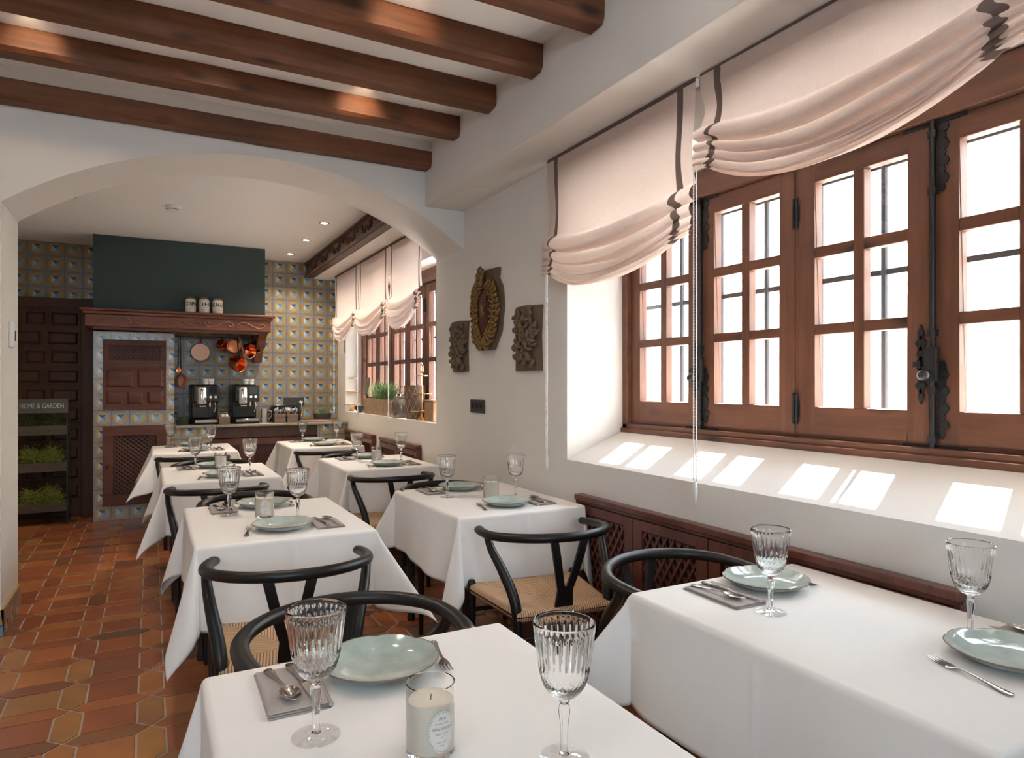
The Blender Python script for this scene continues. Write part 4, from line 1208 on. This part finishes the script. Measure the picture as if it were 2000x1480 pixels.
for i in range(5):
    x0 = -.45 + i * .31
    s = 1 if i % 2 == 0 else -1
    pts = spline([(x0, 7.561, 1.985 - .02 * s), (x0 + .03, 7.561, 1.985 + .022 * s), (x0 + .09, 7.561, 1.985 + .025 * s), (x0 + .17, 7.561, 1.985 - .015 * s), (x0 + .23, 7.561, 1.985 - .028 * s), (x0 + .275, 7.561, 1.985), (x0 + .25, 7.561, 1.985 + .018 * s), (x0 + .225, 7.561, 1.985)], 30)
    mb.tube(pts, .0075, 6)
    pts = spline([(x0, 7.561, 1.985 - .02 * s), (x0 + .02, 7.561, 1.985 - .03 * s), (x0 + .045, 7.561, 1.985 - .012 * s), (x0 + .03, 7.561, 1.985 + .002 * s)], 12)
    mb.tube(pts, .007, 6)
mb.box(-.52, 1.09, 7.561, 7.565, 1.943, 1.947); mb.box(-.52, 1.09, 7.561, 7.565, 2.026, 2.030)
mb.build('scroll_carving', 'mantel_cut', t)
mb = MB(); mb.prism([(7.70, 1.92), (YB - .003, 1.92), (YB - .003, 1.62), (8.15, 1.62), (8.10, 1.74), (7.9, 1.78), (7.85, 1.86)], lambda u, v, d: (d, u, v), 1.03, 1.12); mb.build('corbel', 'mantel', t, bevel=.004)
# oven block
t = thing('tiled_oven', 'tiled oven block with wooden doors under the mantel', 'oven')
BX0, BX1, BY = -.508, .212, 7.85
mb = MB(); mb.box(BX0, BX1, BY, YB - .003, 0, 1.90); mb.build('tiled_body', 'azulejo_block', t, smooth=0)
DX0, DX1 = -.425, .135
def z_at(v, u=262): return CH - (v - HOR) / FPX * (BY / (.8813 - .4726 * (u - 1000) / FPX))
za, zb_, zc_, zd_ = z_at(664), z_at(800), z_at(831), z_at(984)
mb = MB(); fn = FY(BY)
zm = lerp(za, zb_, .36)
ubox(mb, fn, DX0, DX1, zb_, zm - .003, .0, .018); ubox(mb, fn, DX0, DX1, zb_, zb_ + .035, .018, .028); ubox(mb, fn, DX0, DX1, zm - .035, zm - .003, .018, .028)
for (a, b, c, d) in ((.05, .47, .50, .90), (.53, .95, .50, .90), (.05, .31, .13, .42), (.37, .63, .13, .42), (.69, .95, .13, .42)):
    frustum(mb, fn, lerp(DX0, DX1, a), lerp(DX0, DX1, b), lerp(zb_, zm, c), lerp(zb_, zm, d), .016, .034, .022)
d1 = mb.build('door', 'redwood', t, bevel=.002)
mb = MB()
u0, u1 = DX0 + .055, DX1 - .055
ubox(mb, fn, DX0, DX1, zm, zm + .05, 0, .024); ubox(mb, fn, DX0, DX1, za - .06, za, 0, .024)
ubox(mb, fn, DX0, u0, zm + .05, za - .06, 0, .024); ubox(mb, fn, u1, DX1, zm + .05, za - .06, 0, .024)
d2 = mb.build('vent_door', 'redwood', t, bevel=.002)
mb = MB(); lattice(mb, fn, u0, u1, zm + .05, za - .06, .006, .006, .042, .014, .75); mb.build('lattice', 'redwood', d2, smooth=0)
mb = MB(); ubox(mb, fn, u0, u1, zm + .05, za - .06, .0005, .002); mb.build('vent_back', 'inkblack', d2)
mb = MB(); mb.ball(fn(DX1 - .03, lerp(zb_, zm, .5), .034), .012, 10); mb.build('knob', 'iron', d1)
mb = MB(); u0, u1 = DX0 + .09, DX1 - .09; zl0, zl1 = zd_ + .11, zc_ - .10
ubox(mb, fn, DX0, DX1, zd_, zl0, 0, .026); ubox(mb, fn, DX0, DX1, zl1, zc_, 0, .026); ubox(mb, fn, DX0, u0, zl0, zl1, 0, .026); ubox(mb, fn, u1, DX1, zl0, zl1, 0, .026)
d3 = mb.build('lower_door', 'redwood', t, bevel=.003)
mb = MB(); lattice(mb, fn, u0, u1, zl0, zl1, .004, .007, .05, .018, .85); mb.build('lattice', 'redwood', d3, smooth=0)
mb = MB(); ubox(mb, fn, u0, u1, zl0, zl1, .0005, .002); mb.build('door_back', 'inkblack', d3)
mb = MB(); mb.ball(fn(DX0 + .035, lerp(zd_, zc_, .5), .034), .012, 10); mb.build('knob', 'iron', d3)
# counter
ZCN = .935
t = thing('kitchen_counter', 'speckled granite counter top along the tiled kitchen wall', 'counter')
mb = MB(); mb.box(BX1 + .002, XW - .002, 7.83, YB - .003, ZCN - .03, ZCN); mb.build('worktop', 'granite', t, bevel=.008)
mb = MB(); mb.box(BX1 + .002, .55, 7.86, YB - .004, 0, ZCN - .031); mb.build('tiled_side', 'azulejo_block', t, smooth=0)
mb = MB(); mb.box(1.68, XW - .002, 7.86, YB - .004, 0, ZCN - .031); mb.build('tiled_end', 'azulejo_block', t, smooth=0)
t = thing('base_cabinet', 'dark wooden lattice-door cabinet under the granite counter', 'cabinet')
mb = MB(); mb.box(.552, 1.678, 7.90, YB - .005, 0.001, ZCN - .031); mb.box(.552, 1.678, 7.865, 7.90, ZCN - .15, ZCN - .031); mb.build('body', 'darkX', t, bevel=.003)
for i in range(3):
    a, b = .556 + i * .374, .556 + (i + 1) * .374 - .006; fn = FY(7.90); mb = MB()
    z0, z1 = .06, ZCN - .155
    ubox(mb, fn, a, a + .07, z0, z1, 0, .024); ubox(mb, fn, b - .07, b, z0, z1, 0, .024); ubox(mb, fn, a + .07, b - .07, z0, z0 + .08, 0, .024); ubox(mb, fn, a + .07, b - .07, z1 - .08, z1, 0, .024)
    d = mb.build('door', 'redwood', t, bevel=.002)
    mb = MB(); lattice(mb, fn, a + .07, b - .07, z0 + .08, z1 - .08, .004, .006, .046, .016, .9); mb.build('lattice', 'redwood', d, smooth=0)
# big panelled door at left
t = thing('panelled_wardrobe', 'tall dark panelled wooden door left of the tiled oven', 'wardrobe')
fn = FY(YB); zt = CH + (HOR - 583) / FPX * (YB / 1.2)
mb = MB(); mb.box(-1.59, -.512, YB - .04, YB - .008, 0.001, zt); mb.box(-1.59, -.512, YB - .055, YB - .04, zt - .10, zt); mb.box(-.63, -.511, YB - .14, YB - .04, .001, zt)
mb.build('body', 'darkX', t, bevel=.004)
mb = MB(); fn = FY(YB - .04); z = zt - .14; r = 0
while z > .2:
    if r % 2 == 0: cells = [(-1.56, -1.38), (-1.34, -1.16), (-1.12, -.94), (-.92 + .01, -.66)]; hgt = .145
    else: cells = [(-1.56, -1.30), (-1.26, -.98), (-.94, -.66)]; hgt = .145
    for a, b in cells:
        frustum(mb, fn, a, b, z - hgt, z, -.001, .030, .03)
        ubox(mb, fn, a - .008, b + .008, z - hgt - .008, z + .008, 0, .008)
    z -= hgt + .052; r += 1
mb.build('raised_panel', 'darkX', t, bevel=.002)

# planter stand
PX = lambda u, Y: (.4726 + .8813 * (u - 1000) / FPX) * Y / (.8813 - .4726 * (u - 1000) / FPX)
PZ = lambda u, v, Y: CH - (v - HOR) / FPX * Y / (.8813 - .4726 * (u - 1000) / FPX)
py0, py1 = 7.86, 8.10
xl, xr = PX(20, py0), PX(133, py0)
t = thing('planter_stand', 'black metal stand with three crate tiers and a sign on top', 'plant stand')
mb = MB()
for x in (xl, xr - .015):
    for y in (py0 + .0, py1): mb.box(x, x + .014, y, y + .014, .001, 1.04)
for zz in (.05, .42, .74): mb.box(xl, xr, py1, py1 + .012, zz, zz + .012); 
mb.build('frame', 'iron', t)
tiers = [PZ(80, 850, py0), PZ(80, 922, py0), PZ(80, 1001, py0)]
tiers = [(tiers[0], .09), (tiers[1], .085), (tiers[2], .085)]
for (zz, hh) in tiers:
    mb = MB(); mb.box(xl + .01, xr - .01, py0 - .006, py0 + .006, zz, zz + hh); mb.box(xl + .01, xr - .01, py1 - .015, py1 - .003, zz, zz + hh)
    mb.box(xl + .01, xl + .022, py0 + .006, py1 - .015, zz, zz + hh); mb.box(xr - .026, xr - .015, py0 + .006, py1 - .015, zz, zz + hh); mb.box(xl + .02, xr - .02, py0 + .006, py1 - .015, zz, zz + .012)
    mb.build('crate', 'crate_grey', t, bevel=.002)
sz0, sz1 = PZ(80, 807, py0), PZ(80, 779, py0)
mb = MB(); mb.box(xl, xr, py0 - .012, py0 + .004, sz0, sz1); sg_ = mb.build('sign_board', 'signwood', t, bevel=.003)
mb = MB(); xc = (PX(30, py0) + xr) / 2
text_mb(mb, 'HOME & GARDEN', .068, lambda u, v, d: (xc + u, py0 - .013 - d, (sz0 + sz1) / 2 + v)); 
wd = max(p[0] for p in mb.v) - min(p[0] for p in mb.v); sc_ = (xr - PX(30, py0) - .07) / wd
mb.v = [(xc + (p[0] - xc) * sc_, p[1], p[2]) for p in mb.v]
mb.build('lettering', 'chalk', sg_, smooth=0)
def clump(name, label, cat, c, rx, ry, h, nb, mat, group, seed, wbl=.0022, curl=1.0):
    rs = random.Random(seed); mb = MB()
    for k in range(nb):
        a = rs.uniform(0, 2 * PI); r = math.sqrt(rs.random()); x, y = c[0] + rx * r * math.cos(a) * .7, c[1] + ry * r * math.sin(a) * .7
        L = h * rs.uniform(.5, 1.1); b = rs.uniform(0, 2 * PI); lean = rs.uniform(.2, .9) * curl
        dx, dy = math.cos(b) * lean * rx, math.sin(b) * lean * ry * .9
        pts = []; n = 5; ph = rs.uniform(0, 6)
        for i in range(n + 1):
            q = i / n; pts.append((x + dx * q * q + .008 * math.sin(q * 5 + ph) * curl, y + dy * q * q, c[2] + L * (q - .45 * curl * q * q * lean)))
        px, py_ = -math.sin(b) * wbl, math.cos(b) * wbl
        v = []
        for i, p in enumerate(pts):
            s = 1 - (i / n) ** 3 * .8; v += [(p[0] + px * s, p[1] + py_ * s, p[2]), (p[0] - px * s, p[1] - py_ * s, p[2] + .001)]
        mb.add(v, [(2 * i, 2 * i + 1, 2 * i + 3, 2 * i + 2) for i in range(n)])
    return tag(mb.build(name, mat, smooth=0), label, cat, group)
def tangle(name, label, cat, c, rx, ry, h, ns, mat, group, seed):
    rs = random.Random(seed); mb = MB()
    for k in range(ns):
        a = rs.uniform(0, 2 * PI); r = math.sqrt(rs.random()); q = rs.random()
        p = Vector((c[0] + rx * r * math.cos(a) * .8, c[1] + ry * r * math.sin(a) * .8, c[2] + h * q * math.sqrt(max(0, 1 - r * r * .8))))
        d = Vector((rs.uniform(-1, 1), rs.uniform(-1, 1), rs.uniform(-.6, .8))).normalized(); ax = Vector((rs.uniform(-1, 1), rs.uniform(-1, 1), rs.uniform(-1, 1))).normalized()
        pts = []; ph = rs.uniform(.25, .5)
        for i in range(8):
            pts.append(p.copy()); p = p + d * .013; d = (Matrix.Rotation(ph, 3, ax) @ d)
            if rs.random() < .25: ax = -ax
        mb.tube(pts, .0016, 3)
    return tag(mb.build(name, mat, smooth=60), label, cat, group)
sides = [('left', 60), ('right', 98)]
for i, (zz, hh) in enumerate(tiers):
    for j, (sd_, uu) in enumerate(sides):
        tn = ('top', 'middle', 'bottom')[i]
        tangle('moss_clump', '%s tuft of curly green moss in the %s crate of the stand' % (sd_ if sd_ != 'left' else 'left', tn), 'plant', (PX(uu, py0 + .08), py0 + .10, zz + .06), .088, .09, (.14, .17, .15)[i], 420, 'moss' if i else 'moss_dark', 'moss tufts on the plant stand', i * 7 + j)

# jars on the mantel
def make_jar(word, label, x):
    t = thing('storage_jar', label, 'jar', (x, 7.60, 2.0985), group='storage jars on the mantel')
    t.rotation_euler = (0, 0, .32)
    mb = MB(); mb.lathe([(0, 0), (.044, 0), (.050, .006), (.052, .03), (.052, .115), (.048, .135), (.040, .142), (0, .142)], 32); bd = mb.build('body', 'enamel', t, smooth=50)
    mb = MB(); mb.lathe([(0, .142), (.043, .142), (.045, .150), (.042, .160), (0, .161)], 28); mb.build('lid', 'lid', t)
    fn = lambda u, v, d: ((.0524 + d) * math.sin(u / .052), -(.0524 + d) * math.cos(u / .052), v)
    mb = MB(); text_mb(mb, word, .056, lambda u, v, d: fn(u, v + .085, d), 0, 1, .0003, .0018); text_mb(mb, 'Home', .017, lambda u, v, d: fn(u, v + .055, d), .4, 1, .0003); text_mb(mb, 'FRESH & FINE', .013, lambda u, v, d: fn(u, v + .033, d), 0, 1, .0003)
    mb.build('lettering', 'inkblack', bd, smooth=0)
make_jar('COFFEE', 'cream enamel jar lettered COFFEE, on the mantel', .353)
make_jar('TEA', 'cream enamel jar lettered TEA, on the mantel', .480)
make_jar('SUGAR', 'cream enamel jar lettered SUGAR, on the mantel', .608)

# coffee machines
def make_machine():
    t = thing('coffee_machine', '', 'coffee machine')
    mb = MB(); mb.box(-.13, .13, -.16, .17, 0, .06); mb.box(-.13, .13, -.02, .17, .06, .43); mb.box(-.13, .13, -.15, -.02, .24, .42); mb.build('case', 'black_plastic', t, bevel=.010)
    mb = MB(); mb.lathe([(0, .22), (.05, .22), (.052, .23), (.052, .385), (.048, .395), (0, .395)], 28, -.05, -.145); mb.build('chrome_cylinder', 'chrome', t, smooth=40)
    mb = MB(); mb.box(.02, .10, -.153, -.148, .33, .40); mb.build('display', 'dark_screen', t)
    for x in (.035, .085):
        mb = MB(); mb.tube([(x, -.148, .295), (x, -.165, .295)], .014, 18); mb.build('dial', 'chrome', t)
    mb = MB(); mb.tube(spline([(.08, -.15, .24), (.085, -.17, .20), (.07, -.175, .13)], 10), .005, 8); mb.tube([(.035, -.13, .24), (.035, -.13, .19)], .012, 12); mb.build('steam_pipe', 'chrome', t)
    mb = MB(); mb.box(-.12, .12, -.17, -.155, .02, .05); mb.box(-.075, -.01, -.165, -.12, .19, .205); mb.build('drip_tray', 'steel', t, bevel=.003)
    return t
pm = Proto(make_machine)
mx1, mx2 = PX(400, 7.99), PX(479, 7.99)
pm.put((mx1, 8.10, ZCN), .12, 'black coffee machine with chrome cylinder beside the stacked plates', 'coffee machines'); pm.put((mx2, 8.10, ZCN), .12, 'black coffee machine with chrome cylinder beside the steel jug', 'coffee machines')
def make_cup():
    t = thing('coffee_cup', '', 'cup')
    mb = MB(); mb.lathe([(.022, .0), (.028, .003), (.030, .03), (.026, .032), (.026, .034), (.030, .036), (.033, .062), (.031, .062), (.026, .04), (0, .038)], 20); mb.build('cup_body', 'porcelain', t, smooth=40); return t
pcup = Proto(make_cup)
for mx, nm in ((mx1, 'left'), (mx2, 'right')):
    for q, s in ((.0, 'left-hand'), (.055, 'right-hand')):
        pcup.put((mx + .01 + q, 8.02, ZCN + .43), 0, '%s stack of small white cups on the %s coffee machine' % (s, nm), 'white cups on the coffee machines')
# plate stack
xs_ = PX(357, 8.05)
for k in range(7):
    mb = MB(); mb.lathe([(0, 0), (.045, 0), (.062, .010), (.064, .013), (.058, .0125), (0, .007)], 28)
    o = mb.build('small_plate', 'celadon_dark', smooth=50, loc=(xs_, 8.03, ZCN + .001 + .0128 * k)); tag(o, 'grey green saucer, number %s from the bottom of the stack by the coffee machine' % ('one two three four five six seven'.split()[k]), 'plate', 'stacked saucers on the counter')
# baskets
def basket(label, x, y, w_, d_, h, handle=False):
    t = thing('wicker_basket', label, 'basket', (x, y, ZCN))
    mb = MB()
    def wall(x0, x1, y0, y1): mb.box(x0, x1, y0, y1, 0, h)
    wall(-w_, w_, -d_, -d_ + .008); wall(-w_, w_, d_ - .008, d_); wall(-w_, -w_ + .008, -d_ + .008, d_ - .008); wall(w_ - .008, w_, -d_ + .008, d_ - .008); mb.box(-w_, w_, -d_, d_, 0, .008)
    for k in range(6):
        zz = h * (k + .5) / 6; mb.tube([(-w_, -d_, zz), (w_, -d_, zz), (w_, d_, zz), (-w_, d_, zz)], .006, 6, closed=True)
    mb.build('weave', 'wicker', t)
    mb = MB(); mb.tube([(-w_, -d_, h), (w_, -d_, h), (w_, d_, h), (-w_, d_, h)], .008, 8, closed=True)
    mb.build('rim', 'wicker', t)
    if handle:
        mb = MB(); mb.tube([(w_ * math.cos(q / 16 * PI), 0, h + .05 * math.sin(q / 16 * PI)) for q in range(17)], .005, 8); mb.build('handle', 'wicker', t)
    return t
bx_ = PX(438, 7.93); basket('small wicker basket of eggs between the coffee machines', bx_, 7.93, .05, .045, .075, True)
for k, (dx, dy, lb) in enumerate(((-.02, -.012, 'pale egg at the front left of the handled basket'), (.02, -.012, 'pale egg at the front right of the handled basket'), (0, .018, 'pale egg at the back of the handled basket'))):
    mb = MB(); mb.ball((0, 0, 0), .019, 14, (1, 1, 1.25)); tag(mb.build('egg', 'enamel', loc=(bx_ + dx, 7.93 + dy, ZCN + .088)), lb, 'egg', 'eggs in the basket')
    mb = MB()
for nm, uu in (('left', 546), ('right', 570)):
    x = PX(uu, 7.97); basket('wicker basket of cutlery on the counter, %s of the pair' % nm, x, 7.97, .055, .05, .085)
    rs = random.Random(uu); mb = MB()
    for k in range(16):
        a, b = rs.uniform(-.038, .038), rs.uniform(-.032, .032); c, d = a * 1.7 + rs.uniform(-.01, .01), b * 1.4
        mb.tube([(a, b, .012), (c, d, .125 + rs.uniform(0, .03))], .0022, 6); mb.ball((c, d, .13 + rs.uniform(0, .03)), .010, 8, (1, .4, 1.6))
    tag(mb.build('cutlery_bundle', 'steel', loc=(x, 7.97, ZCN)), 'upright steel cutlery filling the %s wicker basket' % nm, 'cutlery', kind='stuff')
# steel jug
t = thing('steel_jug', 'brushed steel milk jug beside the right coffee machine', 'jug', (PX(516, 7.98), 7.98, ZCN))
mb = MB(); mb.lathe([(0, 0), (.042, 0), (.043, .01), (.037, .13), (.038, .155), (.035, .155), (.034, .13), (.038, .01), (0, .006)], 28); mb.build('body', 'chrome', t, smooth=40)
mb = MB(); mb.tube(spline([(.036, 0, .14), (.075, 0, .13), (.075, 0, .07), (.04, 0, .04)], 14), .005, 8); mb.build('handle', 'chrome', t)
# toaster
t = thing('toaster', 'black toaster behind the cutlery baskets', 'toaster', (PX(556, 8.15), 8.17, ZCN))
mb = MB(); mb.prism([(-.17, 0), (.17, 0), (.175, .12), (.15, .185), (.10, .2), (-.10, .2), (-.15, .185), (-.175, .12)], lambda u, v, d: (u, d, v), -.08, .08); mb.build('case', 'black_plastic', t, bevel=.012)
mb = MB(); mb.box(-.12, .12, -.04, -.015, .199, .202); mb.box(-.12, .12, .015, .04, .199, .202); mb.box(-.12, .12, -.084, -.079, .12, .128); mb.build('slot_trim', 'chrome', t)
# socket
t = thing('wall_socket', 'black wall socket plate with white plug above the toaster', 'socket', (PX(574, YB), YB, PZ(574, 785, YB)))
mb = MB(); mb.box(-.12, .12, -.010, -.001, -.055, .055); mb.build('plate', 'grey_plate', t, bevel=.003)
mb = MB(); mb.cyl((.075, -.01, 0), (.075, -.045, 0), .019, 16); mb.tube(spline([(.075, -.045, 0), (.08, -.055, -.05), (.09, -.03, -.12), (.07, -.06, -.165)], 14), .0035, 6); mb.build('plug', 'white_plastic', t)
# board and pot
t = thing('chopping_board', 'round-ended wooden board lying on the right end of the counter', 'chopping board', (PX(618, 7.98), 7.98, ZCN))
mb = MB(); mb.lathe([(0, 0), (.18, 0), (.184, .004), (.184, .016), (.18, .02), (.165, .02), (.16, .014), (0, .014)], 36); mb.v = [(p[0], p[1] * .75, p[2]) for p in mb.v]; mb.build('board', 'boardwood', t)
t = thing('metal_planter', 'dark low planter in the counter corner by the window', 'planter', (PX(630, 8.17), 8.18, ZCN))
mb = MB(); mb.lathe([(0, 0), (.07, 0), (.085, .085), (.080, .085), (.066, .01), (0, .01)], 24); mb.v = [(p[0] * 1.3, p[1] * .9, p[2]) for p in mb.v]; mb.build('pot', 'grey_plate', t, smooth=40)
clump('green_seedlings', 'short green seedlings growing in the dark low planter', 'plant', (PX(630, 8.17), 8.18, ZCN + .05), .09, .06, .11, 120, 'rosemary', None, 5, .003, .6)

# copper pans on a rail beneath the mantel
t = thing('pan_rail', 'black iron rail carrying the pans under the mantel', 'rail')
yr = 8.02; zr = 1.88
mb = MB(); mb.cyl((.23, yr, zr), (1.02, yr, zr), .007, 10); mb.build('bar', 'iron', t)
mb = MB()
for x in (.25, 1.0): mb.cyl((x, yr, zr), (x, yr, 1.902), .006, 8); mb.cyl((x, yr, 1.902), (x, 8.10, 2.05), .006, 8)
mb.build('bracket', 'iron', t)
def pan(label, u, v, r, depth, face, tilt, L, mat='copper', lid=False, y=yr, roll=0):
    """pan hangs from its handle; v is pixel row of the pan centre; face: rotation about Z of the open side"""
    x = PX(u, y); zc_ = PZ(u, v, y)
    t = thing('copper_pan', label, 'pan', (x, y - .02, zr - .005), group='copper pans under the mantel')
    L = (zr - .005) - zc_ - r * .9
    Rt = Matrix.Translation((0, 0, -(L + r))) @ Matrix.Rotation(face, 4, 'Z') @ Matrix.Rotation(tilt, 4, 'X')
    mb = MB(); mb.M = Rt @ Matrix.Rotation(PI / 2, 4, 'X')
    mb.lathe([(0, -depth / 2), (r * .93, -depth / 2), (r, -depth / 2 + .012), (r, depth / 2), (r * 1.03, depth / 2 + .002), (r * .97, depth / 2), (r * .96, -depth / 2 + .012), (0, -depth / 2 + .004)], 36)
    mb.build('pan_body', mat, t, smooth=45)
    mb = MB(); top_ = Rt @ Vector((0, 0, r * .98))
    mb.tube(spline([top_, (top_.x * .5, top_.y * .5 - .005, top_.z + max(.02, L * .4)), (0, -.004, -.02), (0, .0, .0)], 12), [.010, .009, .008, .007, .007, .007, .007, .006, .006, .006, .006, .005, .005], 8)
    mb.tube([(0, .02 + .014 * math.cos(q / 10 * 2 * PI) , .006 + .014 * math.sin(q / 10 * 2 * PI)) for q in range(10)], .003, 6, closed=True)
    mb.build('handle', 'iron', t)
    return t
pan('flat round copper pan with its pale bottom facing out', 391, 686, .098, .03, PI, 0, .2, 'copper_dull')
pan('small copper saucepan second from the left on the rail', 433, 673, .055, .07, .9, .2, .1)
pan('copper saucepan partly hidden behind the big hanging pot', 458, 676, .07, .08, -.3, .1, .1)
pan('large bright copper pot hanging lowest on the rail', 463, 708, .082, .11, .75, .35, .2, y=yr - .07)
pan('wide copper pan with rim turned right', 484, 684, .080, .07, .7, .2, .1)
pan('copper pan at the right end of the rail', 499, 676, .065, .07, .8, .1, .1)
pan('dark copper pan hanging at the left end by the oven', 352, 742, .070, .05, .9, .1, .3, 'copper_dull')
pan('tiny copper ladle pan above the dark pan at the left end', 348, 722, .028, .04, .2, .1, .2, y=yr - .07)
t = thing('wooden_ladle', 'long pale wooden ladle handle leaning among the copper pans', 'ladle', (PX(474, yr - .1), yr - .10, zr))
mb = MB(); mb.tube([(-.03, .04, 0), (.02, 0, -.22), (.03, 0, -.30)], [.009, .011, .010], 10); mb.build('ladle_handle', 'boardwood', t)
mb = MB(); mb.tube([(-.03, .04, 0), (-.032, .08, .012), (-.034, .10, -.008)], .003, 6); mb.build('hook', 'iron', t)

# ------------------------------------------------------------------ things on the kitchen sill
ZS = 1.0505
def tier_stand(label, x, y, s, ring, grp='tiered stands on the kitchen sill'):
    t = thing('tiered_stand', label, 'cake stand', (x, y, ZS), group=grp)
    mb = MB(); mb.lathe([(0, 0), (.06 * s, 0), (.058 * s, .01), (.02 * s, .04), (.012 * s, .07 * s), (0, .075 * s)], 24); mb.build('base', 'gold', t, smooth=40)
    H = .50 * s
    mb = MB(); mb.cyl((0, 0, .05 * s), (0, 0, H), .005, 10); mb.ball((0, 0, H * .55), .010, 10); mb.ball((0, 0, H), .012, 10)
    if ring: mb.tube([(0, .035 * math.cos(q / 20 * 2 * PI), H + .025 + .035 * math.sin(q / 20 * 2 * PI)) for q in range(20)], .005, 8, closed=True)
    mb.ball((0, 0, H + (.07 if ring else .03)), .009, 10); mb.build('stem', 'gold', t, smooth=50)
    for zz, r in ((.085 * s, .125 * s), (.26 * s, .10 * s), (.45 * s, .065 * s)):
        mb = MB(); mb.lathe([(0, zz), (r * .9, zz + .002), (r, zz + .010), (r * .99, zz + .012), (r * .88, zz + .006), (0, zz + .005)], 32); mb.build('tier', 'gold', t, smooth=50)
    return t
tier_stand('brass three-tier stand on the kitchen sill near the back wall', 2.12, PX(689, 1) and 2.12 * (.8813 - .4726 * (689 - 1000) / FPX) / (.4726 + .8813 * (689 - 1000) / FPX), .85, False)
YX = lambda u, X: X * (.8813 - .4726 * (u - 1000) / FPX) / (.4726 + .8813 * (u - 1000) / FPX)
tier_stand('larger brass three-tier stand with ring top nearest the arch', 2.13, YX(824, 2.13), .86, True)
# crate with rosemary
yc0, yc1 = YX(708, 2.06), YX(768, 2.06)
ya_, yb_ = min(yc0, yc1), max(yc0, yc1); ym_ = (ya_ + yb_) / 2; hl = (yb_ - ya_) / 2 * .86
t = thing('wooden_crate', 'pale wooden crate planted with herbs on the kitchen sill', 'crate', (2.135, ym_, ZS))
mb = MB(); mb.box(-.075, -.065, -hl, hl, 0, .165); mb.box(.065, .075, -hl, hl, 0, .165); mb.box(-.075, .075, -hl - .01, -hl, 0, .165); mb.box(-.075, .075, hl, hl + .01, 0, .165); mb.box(-.075, .075, -hl, hl, 0, .01)
mb.build('box', 'crate', t, bevel=.002)
clump('herb_plant', 'bright green rosemary bush growing out of the pale crate', 'plant', (2.135, ym_, ZS + .11), .085, hl * .95, .27, 900, 'rosemary', None, 11, .0030, .95)
# glass cloche / jar, wicker drum, plates
t = thing('glass_jar', 'large clear glass jar between the herb crate and wicker pot', 'jar', (2.13, YX(784, 2.13), ZS))
mb = MB(); mb.lathe([(0, 0), (.085, 0), (.10, .02), (.10, .14), (.07, .19), (.045, .205), (.042, .205), (.066, .187), (.096, .138), (.096, .022), (.082, .005), (0, .005)], 36); mb.build('jar_body', 'glass', t, smooth=50)
mb = MB(); mb.lathe([(0, .206), (.048, .206), (.048, .218), (.02, .228), (0, .23)], 28); mb.build('stopper', 'glass', t, smooth=40)
t = thing('wicker_pot', 'dark patterned wicker pot behind the ring-top stand', 'pot', (2.16, YX(811, 2.16), ZS))
mb = MB(); mb.lathe([(0, 0), (.085, 0), (.10, .22), (.103, .31), (.097, .31), (.094, .22), (.08, .01), (0, .01)], 28); mb.build('pot_body', 'oldwood', t, smooth=40)
mb = MB()
for k in range(10):
    for s in (-1, 1):
        mb.tube([((.087 + .014 * q / 12) * math.cos(s * q / 12 * 1.3 + k * PI / 5), (.087 + .014 * q / 12) * math.sin(s * q / 12 * 1.3 + k * PI / 5), .01 + .28 * q / 12) for q in range(13)], .004, 6)
mb.build('weave', 'crate', t)
t = thing('standing_plate', 'grey patterned plate standing upright behind the herb crate', 'plate', (2.14, YX(714, 2.14), ZS))
mb = MB(); mb.M = Matrix.Translation((0, 0, .30)) @ Matrix.Rotation(-1.35, 4, 'Y') @ Matrix.Rotation(PI, 4, 'X')
mb.lathe([(0, 0), (.06, 0), (.10, .012), (.102, .016), (.06, .006), (0, .006)], 32); mb.build('dish', 'celadon_dark', t, smooth=50)
mb = MB(); mb.box(-.03, .03, -.04, .04, 0, .02); mb.cyl((.02, 0, .02), (.02, 0, .22), .006, 8); mb.build('holder', 'iron', t)
t = thing('stone_bowl', 'small dark stone bowl at the foot of the brass stand', 'bowl', (2.07, YX(703, 2.07), ZS))
mb = MB(); mb.lathe([(0, 0), (.03, 0), (.06, .05), (.065, .075), (.058, .075), (.03, .02), (0, .015)], 24); mb.build('bowl_body', 'grey_plate', t, smooth=50)
t = thing('wooden_box', 'orange-brown wooden box at the arch end of the kitchen sill', 'box', (2.14, YX(850, 2.14), ZS))
mb = MB(); mb.box(-.06, .06, -.10, .10, 0, .17); mb.build('case', 'boardwood', t, bevel=.006)
mb = MB(); mb.box(-.063, .063, -.103, .103, .17, .185); mb.build('lid', 'boardwood', t, bevel=.004)
